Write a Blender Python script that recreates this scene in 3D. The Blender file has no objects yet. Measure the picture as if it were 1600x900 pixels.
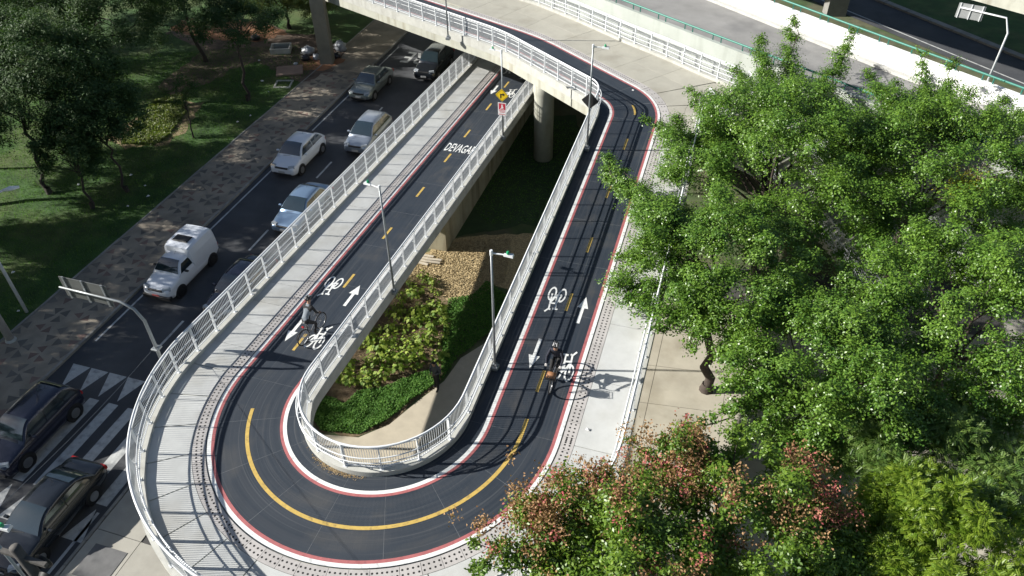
import bpy, math, random
import numpy as np
from mathutils import Vector, Matrix, noise

random.seed(7); RNG = np.random.default_rng(7)
SC = bpy.context.scene
COL = SC.collection

# ------------------------------------------------------------------ camera
CAM_Z = 24.0
FPX, PITCH, YAW, ROLL = 1189.184, math.radians(40.3634), math.radians(17.4977), math.radians(-0.60087)
_F = Vector((-math.sin(YAW)*math.cos(PITCH), math.cos(YAW)*math.cos(PITCH), -math.sin(PITCH)))
_R = Vector((math.cos(YAW), math.sin(YAW), 0)); _U = _R.cross(_F)
_X = math.cos(ROLL)*_R + math.sin(ROLL)*_U; _Y = -math.sin(ROLL)*_R + math.cos(ROLL)*_U
cd = bpy.data.cameras.new('camera'); cam = bpy.data.objects.new('camera', cd); COL.objects.link(cam)
cam.matrix_world = Matrix(((_X.x, _Y.x, -_F.x, 0), (_X.y, _Y.y, -_F.y, 0), (_X.z, _Y.z, -_F.z, CAM_Z), (0, 0, 0, 1)))
cd.sensor_width = 36; cd.lens = FPX/1600*36; cd.clip_end = 2000; cd.clip_start = .1
SC.camera = cam

# ------------------------------------------------------------------ light
SUN_AZ, SUN_EL = math.radians(14.5), math.radians(27.2)      # shadows fall along +x, a little +y
w = bpy.data.worlds.new('World'); SC.world = w; w.use_nodes = True
nt = w.node_tree; nt.nodes.clear()
sky = nt.nodes.new('ShaderNodeTexSky'); sky.sky_type = 'NISHITA'; sky.sun_disc = False
sky.sun_elevation = SUN_EL; sky.sun_rotation = math.radians(270) - SUN_AZ
sky.air_density = 1.0; sky.dust_density = 1.0
bgn = nt.nodes.new('ShaderNodeBackground'); bgn.inputs[1].default_value = 0.050
wo = nt.nodes.new('ShaderNodeOutputWorld'); nt.links.new(sky.outputs[0], bgn.inputs[0]); nt.links.new(bgn.outputs[0], wo.inputs[0])
sl = bpy.data.lights.new('sun', 'SUN'); sl.energy = 5.0; sl.angle = math.radians(.5); sl.color = (1, .965, .90)
sun = bpy.data.objects.new('sun', sl); COL.objects.link(sun)
sd = Vector((math.cos(SUN_AZ)*math.cos(SUN_EL), math.sin(SUN_AZ)*math.cos(SUN_EL), -math.sin(SUN_EL)))
sun.rotation_euler = sd.to_track_quat('-Z', 'Y').to_euler(); sun.location = (-60, -20, 60)
vs = SC.view_settings; vs.view_transform = 'Standard'; vs.look = 'None'; vs.exposure = 0.95; vs.gamma = 1
SC.cycles.max_bounces = 6; SC.cycles.diffuse_bounces = 3; SC.cycles.glossy_bounces = 3; SC.cycles.transmission_bounces = 4
SC.cycles.transparent_max_bounces = 6; SC.cycles.use_denoising = True

def at(px, py, z):
    """photo pixel (1600x900) -> world point at height z"""
    d = _F + ((px-800)/FPX)*_X - ((py-450)/FPX)*_Y
    t = (z-CAM_Z)/d.z
    return Vector((d.x*t, d.y*t, z))

# ------------------------------------------------------------------ materials
MATS = {}
def mat(name, col, rough=.6, var=.12, scale=2.0, bump=0.0, bscale=30.0, metal=0.0, spec=.5, coat=0.0, orand=0.0,
        col2=None, c2scale=1.0, c2lo=.45, c2hi=.65, coord='pos', detail=5, zst=1.0):
    if name in MATS: return MATS[name]
    m = bpy.data.materials.new(name); m.use_nodes = True; t = m.node_tree; N = t.nodes; L = t.links
    b = N['Principled BSDF']; b.inputs['Roughness'].default_value = rough; b.inputs['Metallic'].default_value = metal
    b.inputs['Specular IOR Level'].default_value = spec; b.inputs['Coat Weight'].default_value = coat; b.inputs['Coat Roughness'].default_value = .06
    if coord == 'pos': g = N.new('ShaderNodeNewGeometry').outputs['Position']
    elif coord == 'uv': g = N.new('ShaderNodeTexCoord').outputs['UV']
    else: g = N.new('ShaderNodeTexCoord').outputs['Object']
    base = N.new('ShaderNodeRGB'); base.outputs[0].default_value = (*col, 1); out = base.outputs[0]
    if col2:
        n2 = N.new('ShaderNodeTexNoise'); n2.inputs['Scale'].default_value = c2scale; n2.inputs['Detail'].default_value = 6; mpz = N.new('ShaderNodeMapping'); mpz.inputs['Scale'].default_value = (1, 1, zst); L.new(g, mpz.inputs[0]); L.new(mpz.outputs[0], n2.inputs['Vector'])
        r2 = N.new('ShaderNodeMapRange'); r2.inputs[1].default_value = c2lo; r2.inputs[2].default_value = c2hi; L.new(n2.outputs['Fac'], r2.inputs[0])
        mx = N.new('ShaderNodeMix'); mx.data_type = 'RGBA'; L.new(r2.outputs[0], mx.inputs[0]); L.new(out, mx.inputs[6]); mx.inputs[7].default_value = (*col2, 1); out = mx.outputs[2]
    if var > 0:
        n = N.new('ShaderNodeTexNoise'); n.inputs['Scale'].default_value = scale; n.inputs['Detail'].default_value = detail; n.inputs['Roughness'].default_value = .65; L.new(g, n.inputs['Vector'])
        r = N.new('ShaderNodeMapRange'); r.inputs[1].default_value = .3; r.inputs[2].default_value = .7; r.inputs[3].default_value = 1-var; r.inputs[4].default_value = 1+var; L.new(n.outputs['Fac'], r.inputs[0])
        h = N.new('ShaderNodeVectorMath'); h.operation = 'SCALE'; L.new(out, h.inputs[0]); L.new(r.outputs[0], h.inputs['Scale']); out = h.outputs[0]
    if orand > 0:
        oi = N.new('ShaderNodeObjectInfo'); r = N.new('ShaderNodeMapRange'); r.inputs[3].default_value = 1-orand; r.inputs[4].default_value = 1+orand; L.new(oi.outputs['Random'], r.inputs[0])
        h = N.new('ShaderNodeVectorMath'); h.operation = 'SCALE'; L.new(out, h.inputs[0]); L.new(r.outputs[0], h.inputs['Scale']); out = h.outputs[0]
    L.new(out, b.inputs['Base Color'])
    if bump > 0:
        n = N.new('ShaderNodeTexNoise'); n.inputs['Scale'].default_value = bscale; n.inputs['Detail'].default_value = 4; L.new(g, n.inputs['Vector'])
        bp = N.new('ShaderNodeBump'); bp.inputs['Strength'].default_value = bump; bp.inputs['Distance'].default_value = .02; L.new(n.outputs['Fac'], bp.inputs['Height']); L.new(bp.outputs[0], b.inputs['Normal'])
    MATS[name] = m; return m

def leaf_mat(name, c1, c2, rough=.4, trans=.25, spec=.5):
    m = bpy.data.materials.new(name); m.use_nodes = True; t = m.node_tree; N = t.nodes; L = t.links
    b = N['Principled BSDF']; b.inputs['Roughness'].default_value = rough; b.inputs['Specular IOR Level'].default_value = spec
    a = N.new('ShaderNodeAttribute'); a.attribute_name = 'tint'
    mx = N.new('ShaderNodeMix'); mx.data_type = 'RGBA'; L.new(a.outputs['Fac'], mx.inputs[0]); mx.inputs[6].default_value = (*c1, 1); mx.inputs[7].default_value = (*c2, 1)
    L.new(mx.outputs[2], b.inputs['Base Color'])
    tr = N.new('ShaderNodeBsdfTranslucent'); h = N.new('ShaderNodeVectorMath'); h.operation = 'MULTIPLY'; L.new(mx.outputs[2], h.inputs[0]); h.inputs[1].default_value = (1.3, 1.5, .6); L.new(h.outputs[0], tr.inputs[0])
    ms = N.new('ShaderNodeMixShader'); ms.inputs[0].default_value = trans; L.new(b.outputs[0], ms.inputs[1]); L.new(tr.outputs[0], ms.inputs[2])
    L.new(ms.outputs[0], N['Material Output'].inputs[0]); MATS[name] = m; return m

def path_material():
    """dark blue-grey coated cycle surface, streaked along the riding direction (uv = metres along / across)"""
    m = bpy.data.materials.new('cycle_surface'); m.use_nodes = True; t = m.node_tree; N = t.nodes; L = t.links
    b = N['Principled BSDF']; b.inputs['Roughness'].default_value = .62; b.inputs['Specular IOR Level'].default_value = .35
    uv = N.new('ShaderNodeTexCoord').outputs['UV']
    def streak(sx, sy, sc, lo, hi, det=4, dist=0.6):
        mp = N.new('ShaderNodeMapping'); mp.inputs['Scale'].default_value = (sx, sy, 1); L.new(uv, mp.inputs[0])
        n = N.new('ShaderNodeTexNoise'); n.inputs['Scale'].default_value = sc; n.inputs['Detail'].default_value = det; n.inputs['Distortion'].default_value = dist; L.new(mp.outputs[0], n.inputs['Vector'])
        r = N.new('ShaderNodeMapRange'); r.inputs[1].default_value = lo; r.inputs[2].default_value = hi; L.new(n.outputs['Fac'], r.inputs[0]); return r.outputs[0]
    f1 = streak(.25, 9, 1.0, .35, .75); f2 = streak(.16, 14, 1.0, .60, .70, 3, 1.1); f3 = streak(1, 1, .8, .3, .7, 6); f4 = streak(.3, 2.2, 1.0, .62, .66, 1, 1.2)
    mx = N.new('ShaderNodeMix'); mx.data_type = 'RGBA'; mx.inputs[6].default_value = (.0175, .0255, .037, 1); mx.inputs[7].default_value = (.027, .036, .049, 1); L.new(f3, mx.inputs[0])
    m2 = N.new('ShaderNodeMix'); m2.data_type = 'RGBA'; L.new(mx.outputs[2], m2.inputs[6]); m2.inputs[7].default_value = (.048, .053, .062, 1)
    k = N.new('ShaderNodeMath'); k.operation = 'MULTIPLY'; k.inputs[1].default_value = .55; L.new(f1, k.inputs[0]); L.new(k.outputs[0], m2.inputs[0])
    m3 = N.new('ShaderNodeMix'); m3.data_type = 'RGBA'; L.new(m2.outputs[2], m3.inputs[6]); m3.inputs[7].default_value = (.10, .105, .11, 1)
    k2 = N.new('ShaderNodeMath'); k2.operation = 'MULTIPLY'; k2.inputs[1].default_value = .42; L.new(f2, k2.inputs[0]); L.new(k2.outputs[0], m3.inputs[0])
    m4 = N.new('ShaderNodeMix'); m4.data_type = 'RGBA'; L.new(m3.outputs[2], m4.inputs[6]); m4.inputs[7].default_value = (.085, .08, .072, 1)
    k3 = N.new('ShaderNodeMath'); k3.operation = 'MULTIPLY'; k3.inputs[1].default_value = .6; L.new(streak(.5, .6, 1.6, .54, .78, 8, .2), k3.inputs[0]); L.new(k3.outputs[0], m4.inputs[0])
    L.new(m4.outputs[2], b.inputs['Base Color'])
    n = N.new('ShaderNodeTexNoise'); n.inputs['Scale'].default_value = 60; L.new(uv, n.inputs['Vector'])
    bp = N.new('ShaderNodeBump'); bp.inputs['Strength'].default_value = .3; bp.inputs['Distance'].default_value = .01; L.new(n.outputs['Fac'], bp.inputs['Height']); L.new(bp.outputs[0], b.inputs['Normal'])
    MATS['cycle_surface'] = m; return m

PATH = path_material()
CONC = mat('walkway_concrete', (.46, .468, .455), .8, .09, 1.3, .15, 60, orand=.05, col2=(.39, .385, .355), c2scale=.7, c2lo=.5, c2hi=.75)
CONC2 = mat('structure_concrete', (.40, .40, .34), .85, .14, 1.2, .2, 25, col2=(.30, .285, .225), c2scale=2.4, c2lo=.5, c2hi=.72, zst=.10)
WALLC = mat('stained_concrete', (.34, .31, .22), .85, .18, .8, .25, 20, col2=(.17, .14, .085), c2scale=2.0, c2lo=.46, c2hi=.7, zst=.12)
DECKC = mat('deck_concrete', (.37, .355, .30), .85, .10, .9, .2, 50, orand=.05, col2=(.28, .26, .21), c2scale=.55, c2lo=.52, c2hi=.8)
PARAP = mat('parapet_concrete', (.42, .42, .385), .8, .12, 2.0, .15, 40, col2=(.35, .345, .31), c2scale=3.0, c2lo=.52, c2hi=.72, zst=.15)
DRAIN = mat('drain_cover_concrete', (.40, .38, .365), .8, .08, 5, .2, 60, orand=.07)
HOLE = mat('drain_hole_dark', (.012, .012, .012), .9, 0)
SEAL = mat('pale_joint_sealant', (.10, .11, .12), .8, .25, 6)
JOINT = mat('joint_fill', (.06, .058, .055), .9, .1)
WHITEP = mat('white_marking_paint', (.70, .71, .69), .6, .12, 6, col2=(.42, .43, .43), c2scale=7, c2lo=.55, c2hi=.72)
REDP = mat('red_marking_paint', (.37, .115, .115), .6, .12, 5, col2=(.27, .085, .09), c2scale=6, c2lo=.52, c2hi=.72)
YELP = mat('yellow_marking_paint', (.50, .345, .085), .6, .12, 5, col2=(.3, .21, .07), c2scale=7, c2lo=.54, c2hi=.72)
ROADW = mat('worn_road_paint', (.46, .47, .46), .7, .15, 5, col2=(.24, .245, .25), c2scale=3, c2lo=.52, c2hi=.72)
STEELW = mat('white_painted_steel', (.66, .68, .69), .38, .05, 5)
GALV = mat('galvanised_steel', (.27, .29, .30), .45, .12, 6, metal=.5)
ASPH = mat('asphalt', (.052, .055, .062), .85, .22, .5, .35, 90, col2=(.075, .078, .082), c2scale=.35, c2lo=.45, c2hi=.7)
GREENP = mat('green_painted_steel', (.035, .19, .145), .45, .1, 4)
WHITEW = mat('white_parapet_paint', (.82, .82, .80), .7, .06, .8, col2=(.62, .62, .6), c2scale=.5, c2lo=.6, c2hi=.8)
GREYW = mat('pale_green_grey_wall', (.38, .405, .37), .8, .08, .7, col2=(.30, .32, .285), c2scale=1.6, c2lo=.52, c2hi=.75, zst=.08)
RUBBER = mat('tyre_rubber', (.012, .012, .013), .7, .05)
GLASS = mat('dark_glass', (.018, .030, .038), .05, 0, spec=1.0, coat=.8)
BLACKP = mat('black_plastic', (.014, .014, .015), .5, .05)
RIMM = mat('alloy_rim', (.4, .41, .42), .3, .05, metal=.8)
LAMPG = mat('headlight_glass', (.34, .37, .40), .10, .05, spec=.7)
TAILR = mat('tail_lamp_red', (.35, .02, .02), .2, .05)
BARK = mat('bark', (.055, .042, .034), .9, .3, 4, .6, 14)
BARKD = mat('dark_bark', (.04, .032, .026), .9, .3, 4, .6, 14)
SOIL = mat('soil', (.12, .085, .05), .95, .3, 3, .6, 14, col2=(.2, .15, .085), c2scale=1.6)
REDSOIL = mat('red_soil', (.30, .145, .075), .95, .22, 1.5, .5, 12, col2=(.2, .11, .065), c2scale=.5)
BRSOIL = mat('brown_path_soil', (.14, .10, .075), .95, .25, 2, .5, 12, col2=(.09, .068, .05), c2scale=.8)
LAWN = mat('lawn_soil_grass', (.035, .085, .016), .95, .35, .9, .6, 40, col2=(.075, .105, .03), c2scale=.35)
GRAVEL = mat('gravel_bed', (.44, .34, .18), .9, .34, 14, .9, 30, col2=(.30, .23, .12), c2scale=9, c2lo=.45, c2hi=.55)
PALEPATH = mat('pale_garden_path', (.45, .40, .31), .85, .12, 1.2, .2, 40)
PAVE = mat('worn_pavement', (.36, .345, .30), .85, .14, .8, .2, 40, orand=.05, col2=(.24, .225, .19), c2scale=.8, c2lo=.5, c2hi=.75)
SIDEW = mat('sidewalk_base_tile', (.31, .265, .205), .85, .16, 1.5, .2, 30, col2=(.2, .175, .14), c2scale=.5)
TILEG = mat('grey_sidewalk_tile', (.15, .135, .115), .85, .15, 2, .2, 30, orand=.12)
TILEP = mat('purple_sidewalk_tile', (.20, .135, .11), .85, .15, 2, .2, 30, orand=.12)
KERB = mat('kerb_stone', (.26, .25, .225), .85, .2, 2, .3, 25, orand=.1)

# ------------------------------------------------------------------ mesh helpers
class G:
    def __init__(s): s.v = []; s.f = []; s.m = []; s.mi = 0
    def add(s, vs, fs):
        o = len(s.v); s.v += [tuple(p) for p in vs]
        for q in fs: s.f.append(tuple(i+o for i in q)); s.m.append(s.mi)
        return s
    def box(s, x0, y0, z0, x1, y1, z1, M=None):
        vs = [Vector(p) for p in ((x0,y0,z0),(x1,y0,z0),(x1,y1,z0),(x0,y1,z0),(x0,y0,z1),(x1,y0,z1),(x1,y1,z1),(x0,y1,z1))]
        if M: vs = [M @ p for p in vs]
        return s.add(vs, [(3,2,1,0),(4,5,6,7),(0,1,5,4),(1,2,6,5),(2,3,7,6),(3,0,4,7)])
    def bbox(s, c, dx, dy, dz, rz=0, bev=.02):
        """chamfered box centred on c (bottom face at c.z)"""
        M = Matrix.Translation(c) @ Matrix.Rotation(rz, 4, 'Z'); b = bev; o = []
        for z, i in ((0, b), (b, 0), (dz-b, 0), (dz, b)):
            for sx, sy in ((-1,-1),(1,-1),(1,1),(-1,1)): o.append(M @ Vector((sx*(dx/2-i), sy*(dy/2-i), z)))
        f = [(3,2,1,0),(12,13,14,15)]
        for k in range(3):
            for j in range(4): a = k*4+j; c2 = k*4+(j+1) % 4; f.append((a, c2, c2+4, a+4))
        return s.add(o, f)
    def prism(s, poly, z0, z1):
        n = len(poly); vs = [(x, y, z0) for x, y in poly]+[(x, y, z1) for x, y in poly]
        return s.add(vs, [tuple(range(n-1, -1, -1)), tuple(range(n, 2*n))]+[(i, (i+1) % n, n+(i+1) % n, n+i) for i in range(n)])
    def tube(s, pts, r, n=6, cap=True):
        pts = [Vector(p) for p in pts]; k = len(pts); rr = r if isinstance(r, (list, tuple)) else [r]*k; vs = []; up = None
        for i, p in enumerate(pts):
            d = (pts[min(i+1, k-1)]-pts[max(i-1, 0)]).normalized()
            if up is None or abs(d.dot(up)) > .98: up = Vector((0, 0, 1)) if abs(d.z) < .9 else Vector((1, 0, 0))
            a = d.cross(up).normalized(); b = a.cross(d).normalized()
            for j in range(n):
                t = 2*math.pi*j/n; vs.append(p+(a*math.cos(t)+b*math.sin(t))*rr[i])
        fs = [(i*n+j, i*n+(j+1) % n, (i+1)*n+(j+1) % n, (i+1)*n+j) for i in range(k-1) for j in range(n)]
        if cap: fs += [tuple(range(n-1, -1, -1)), tuple((k-1)*n+j for j in range(n))]
        return s.add(vs, fs)
    def lathe(s, prof, c=(0, 0, 0), n=16, axis='Z'):
        vs = []
        for r, h in prof:
            for j in range(n):
                t = 2*math.pi*j/n; p = (r*math.cos(t), r*math.sin(t), h)
                if axis == 'X': p = (h, r*math.cos(t), r*math.sin(t))
                if axis == 'Y': p = (r*math.cos(t), h, r*math.sin(t))
                vs.append((p[0]+c[0], p[1]+c[1], p[2]+c[2]))
        k = len(prof)
        fs = [(i*n+j, i*n+(j+1) % n, (i+1)*n+(j+1) % n, (i+1)*n+j) for i in range(k-1) for j in range(n)]
        fs += [tuple(range(n-1, -1, -1)), tuple((k-1)*n+j for j in range(n))]
        return s.add(vs, fs)
    def ring(s, c, R, r, axis='X', n=24, m=6):
        vs = []
        for i in range(n):
            t = 2*math.pi*i/n
            for j in range(m):
                q = 2*math.pi*j/m; rad = R+r*math.cos(q); h = r*math.sin(q)
                p = (h, rad*math.cos(t), rad*math.sin(t)) if axis == 'X' else (rad*math.cos(t), h, rad*math.sin(t)) if axis == 'Y' else (rad*math.cos(t), rad*math.sin(t), h)
                vs.append((p[0]+c[0], p[1]+c[1], p[2]+c[2]))
        return s.add(vs, [(i*m+j, i*m+(j+1) % m, ((i+1) % n)*m+(j+1) % m, ((i+1) % n)*m+j) for i in range(n) for j in range(m)])
    def sheet(s, poly, z): return s.add([(x, y, z) for x, y in poly], [tuple(range(len(poly)))])
    def build(s, name, mats, parent=None, smooth=False, uv=None, kind=None):
        me = bpy.data.meshes.new(name); me.from_pydata(s.v, [], s.f)
        for m in (mats if isinstance(mats, (list, tuple)) else [mats]): me.materials.append(m)
        if any(s.m): me.polygons.foreach_set('material_index', s.m)
        if smooth: me.polygons.foreach_set('use_smooth', [True]*len(s.f))
        if uv is not None:
            l = me.uv_layers.new(name='UVMap'); idx = np.zeros(len(me.loops), dtype=np.int32); me.loops.foreach_get('vertex_index', idx)
            l.data.foreach_set('uv', np.asarray(uv, dtype=np.float32)[idx].ravel())
        me.update(); o = bpy.data.objects.new(name, me); COL.objects.link(o)
        if parent: o.parent = parent
        if kind: o['kind'] = kind
        return o

def tag(o, label=None, cat=None, group=None, kind=None):
    if label: o['label'] = label
    if cat: o['category'] = cat
    if group: o['group'] = group
    if kind: o['kind'] = kind
    return o
def thing(name, label, cat, loc=(0, 0, 0), rz=0, group=None):
    o = bpy.data.objects.new(name, None); COL.objects.link(o); o.location = loc; o.rotation_euler = (0, 0, rz); o.empty_display_size = .3
    return tag(o, label, cat, group)
def struct(o): o['kind'] = 'structure'; return o
def link_copy(src, name, parent, loc, rz=0, scale=None):
    c = src.copy(); c.name = name; COL.objects.link(c); c.parent = parent; c.location = loc; c.rotation_euler = (0, 0, rz)
    if scale: c.scale = scale
    return c

# ------------------------------------------------------------------ reference curve of the ramp (inner railing line)
def zL(y): return 4.4416-.05665*y
def zR(y): return 3.1784+.05668*y
XC, YC, RI = -9.37, 15.4, 2.85
_seg = [('l', 46.6), ('a', RI, 180), ('l', 20.2), ('a', 1.6, 53), ('l', 6.7), ('a', 12, 13), ('l', 26)]
_S, _P, _H = [], [], []
def _trace():
    x, y, h, s = -12.22, 62.0, math.radians(-90), 0.0
    for g in _seg:
        ln = g[1] if g[0] == 'l' else g[1]*math.radians(g[2]); n = max(2, int(ln/.1))
        for i in range(n):
            if _S and i == 0: pass
            _S.append(s); _P.append((x, y)); _H.append(h)
            st = ln/n
            if g[0] == 'l': x += math.cos(h)*st; y += math.sin(h)*st
            else:
                dh = math.radians(g[2])/n; x += math.cos(h+dh/2)*st; y += math.sin(h+dh/2)*st; h += dh
            s += st
    _S.append(s); _P.append((x, y)); _H.append(h)
_trace()
_S = np.array(_S); _P = np.array(_P); _H = np.array(_H)
S_ARC0 = 46.6; S_ARC1 = 46.6+math.pi*RI; S_BEND = S_ARC1+20.2; S_END = _S[-1]
def sl_(y): return 62.0-y               # s on the left straight
def sr_(y): return S_ARC1+(y-YC)        # s on the right straight
def zs(s):
    if s < S_ARC0: return zL(62.0-s)
    if s < S_ARC1: t = (s-S_ARC0)/(S_ARC1-S_ARC0); return zL(YC)+(zR(YC)-zL(YC))*t
    y = YC+(s-S_ARC1); return zR(min(y, 36.6))
def pt(s, d, dz=0.0):
    x = np.interp(s, _S, _P[:, 0]); y = np.interp(s, _S, _P[:, 1]); h = np.interp(s, _S, _H)
    return Vector((x+math.sin(h)*d, y-math.cos(h)*d, zs(s)+dz))
def head(s): return float(np.interp(s, _S, _H))
def dval(d, s): return d(s) if callable(d) else d
def samples(s0, s1, step):
    """stations along the ramp, close together in the bends, with stations exactly where bends begin and end"""
    brk = [b for b in (S_ARC0, S_ARC1, S_BEND, S_BEND+1.48, S_BEND+8.18, S_BEND+10.9) if s0+.01 < b < s1-.01]; out = [s0]
    for a, b in zip([s0]+brk, brk+[s1]):
        m = (a+b)/2; bend = (S_ARC0 < m < S_ARC1) or (S_BEND < m < S_BEND+1.48) or (S_BEND+8.18 < m < S_BEND+10.9)
        n = max(1, math.ceil((b-a)/(min(step, .10) if bend else step)-1e-6)); out += [a+(b-a)*(i+1)/n for i in range(n)]
    return out
def strip(name, s0, s1, d0, d1, top, thick, m, parent=None, step=2.0, kind=None):
    """closed ribbon along the ramp between offsets d0 and d1"""
    ss = samples(s0, s1, step); g = G(); vs = []; uv = []; n = len(ss)
    for s in ss:
        a, b = dval(d0, s), dval(d1, s)
        for d, z in ((a, top), (b, top), (b, top-thick), (a, top-thick)): vs.append(pt(s, d, z)); uv.append((s, d))
    fs = []
    for i in range(n-1):
        k = i*4
        for j in range(4): fs.append((k+j, k+(j+1) % 4, k+4+(j+1) % 4, k+4+j))
    fs += [(3, 2, 1, 0), tuple((n-1)*4+j for j in range(4))]
    fs = [tuple(reversed(f)) for f in fs]
    g.add(vs, fs); return g.build(name, m, parent, uv=uv, kind=kind)

D_WIN0, D_WIN1, D_RIN1 = .65, .78, .88
D_ROUT0, D_ROUT1, D_WOUT1 = 3.01, 3.12, 3.27
D_DR0, D_DR1, D_WK0, D_WK1 = 3.30, 3.72, 3.735, 5.13
OUTER = [(-1.24, 10), (-1.24, 37.75), (.14, 40.63), (-1.71, 41.78), (-4.13, 43.5), (-6.68, 45.1), (-10.4, 47.75), (-13.6, 49.75), (-18.5, 51.9), (-40, 61.5)]
def outer_d(s):
    """walkway edge: constant on the ramp, the far railing line on the bridge"""
    if s < S_BEND-.2: return D_WK1
    p = pt(s, 0); q = pt(s, 1); dx, dy = q.x-p.x, q.y-p.y; best = 9.0
    for (x0, y0), (x1, y1) in zip(OUTER[:-1], OUTER[1:]):
        ex, ey = x1-x0, y1-y0; den = dx*ey-dy*ex
        if abs(den) < 1e-9: continue
        t = ((x0-p.x)*ey-(y0-p.y)*ex)/den; u = ((x0-p.x)*dy-(y0-p.y)*dx)/den
        if t > 3.7 and -1e-6 <= u <= 1+1e-6: best = min(best, t)
    return best-.15

# ================================================================== THE SETTING: ground
def ground_h(x, y):
    def sm(a, b, t): t = min(1, max(0, (t-a)/(b-a))); return t*t*(3-2*t)
    pit = max(sm(-17.6, -14.8, x)*sm(10.2, 12.0, y), sm(-9.0, -7.0, x))*(1-sm(50, 58, y-.0*x))*(1-sm(40, 46, y)*sm(-3, 0, x))
    return -.03-1.0*pit
def build_ground():
    xs = np.concatenate([[-900, -300, -120, -80, -60], np.arange(-50, 30.1, .6), [36, 50, 90, 300, 900]])
    ys = np.concatenate([[-300, -80, -30, -10], np.arange(0, 90.1, .6), [100, 130, 200, 400, 1200]])
    v = [(x, y, ground_h(x, y)) for y in ys for x in xs]; nx = len(xs)
    f = [(j*nx+i, j*nx+i+1, (j+1)*nx+i+1, (j+1)*nx+i) for j in range(len(ys)-1) for i in range(nx-1)]
    g = G(); g.add(v, f); return struct(g.build('ground', mat('ground_earth', (.10, .10, .055), .95, .3, 1, .5, 25, col2=(.05, .085, .025), c2scale=.4), smooth=True))
build_ground()

ROAD_L, ROAD_R = -25.85, -18.84
# road, kerbs, sidewalk
g = G(); g.sheet([(ROAD_L, -20), (ROAD_R, -20), (ROAD_R, 14.0), (-18.6, 60), (-18.4, 160), (ROAD_L-.3, 160), (ROAD_L, 60)], .004); road = struct(g.build('road', ASPH))
def road_mark(name, poly, m=ROADW, z=.008):
    g = G(); g.sheet(poly, z); return g.build(name, m, road)
def rect(x0, y0, x1, y1): return [(x0, y0), (x1, y0), (x1, y1), (x0, y1)]
for y in (4.0, 11.2, 18.4, 25.9, 33.2, 40.6, 48.0, 55.4, 62.8): 
    if y != 11.2: road_mark('lane_dash', rect(-22.52, y, -22.40, y+1.9))
road_mark('edge_line', rect(-19.24, -10, -19.12, 10.6)); road_mark('edge_line', rect(-25.52, 18.0, -25.42, 52)); road_mark('edge_line', rect(-19.24, 17.5, -19.14, 60))
for k in range(7):
    x = -25.0+.95*k
    road_mark('crossing_bar', rect(x-.24, 10.9, x+.24, 15.1))
    road_mark('crossing_tooth', [(x-.42, 16.55), (x+.05, 15.25), (x+.46, 16.55)])
    road_mark('crossing_tooth', [(x-.46, 9.4), (x+.42, 9.4), (x-.05, 10.7)])
def text_mesh(txt, m, name, parent, loc, size_x, size_y, rz=0, tilt=0, z_ext=0.0):
    c = bpy.data.curves.new('t', 'FONT'); c.body = txt; c.align_x = 'CENTER'; c.align_y = 'CENTER'; c.resolution_u = 2; c.offset = .012
    o = bpy.data.objects.new('t', c); COL.objects.link(o); dg = bpy.context.evaluated_depsgraph_get(); me = bpy.data.meshes.new_from_object(o.evaluated_get(dg))
    bpy.data.objects.remove(o); xs = [v.co.x for v in me.vertices]; ys = [v.co.y for v in me.vertices]
    w0, h0 = max(xs)-min(xs), max(ys)-min(ys); cx, cy = (max(xs)+min(xs))/2, (max(ys)+min(ys))/2
    for v in me.vertices: v.co.x = (v.co.x-cx)*size_x/w0; v.co.y = (v.co.y-cy)*size_y/h0
    me.materials.clear(); me.materials.append(m); me.name = name
    o = bpy.data.objects.new(name, me); COL.objects.link(o); o.parent = parent; o.location = loc; o.rotation_euler = (tilt, 0, rz); return o
text_mesh('TRE', ROADW, 'road_lettering', road, (-22.95, 50.5, .009), 2.7, 1.9, rz=math.pi)

g = G(); g.sheet([(-29.45, -20), (-25.98, -20), (-25.98, 160), (-29.45, 160)], .12); sidewalk = struct(g.build('sidewalk', SIDEW))
# kerb stones along both sides
kb = G(); kb.bbox((0, 0, -.1), .13, .985, .235, 0, .012); k0 = kb.build('kerb_stone', KERB, sidewalk); k0.location = (-25.915, -2, 0)
for i in range(1, 75): link_copy(k0, 'kerb_stone', sidewalk, (-25.915, -2+i, random.uniform(-.006, .006)), random.uniform(-.006, .006))
k1 = G(); k1.bbox((0, 0, -.1), .10, 1.485, .25, 0, .012); e0 = k1.build('lawn_edging', KERB, sidewalk); e0.location = (-29.5, 0, 0)
for i in range(1, 48): link_copy(e0, 'lawn_edging', sidewalk, (-29.5+random.uniform(-.01, .01), i*1.5, random.uniform(-.01, .01)), random.uniform(-.01, .01))
# mosaic tiles: dark triangles and lozenges set 4 mm proud in the pale base
def tri(a, b, c, m):
    g = G(); g.prism([a, b, c], -.03, .004); return g.build('tile', m, sidewalk)
M_ = 1.16
protos = []
for (a, b, c), m in ((((-.80, -.62), (-.12, -.80), (-.30, -.16)), TILEG), (((.80, -.70), (.72, -.10), (.16, -.40)), TILEP), (((.70, .78), (-.06, .70), (.30, .16)), TILEG)):
    t = tri(*[(x*.72, y*.72) for x, y in (a, b, c)], m); protos.append(t)
first = True
for j in range(33):
    for i in range(3):
        cx, cy = -28.87+i*M_, 9.0+j*M_; rz = ((i+j) % 2)*math.pi/2+((i*2+j) % 3)*math.pi
        for q, t in enumerate(protos):
            if first: t.location = (cx, cy, .12); t.rotation_euler = (0, 0, rz)
            else: link_copy(t, 'tile', sidewalk, (cx, cy, .12), rz)
        first = False
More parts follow.
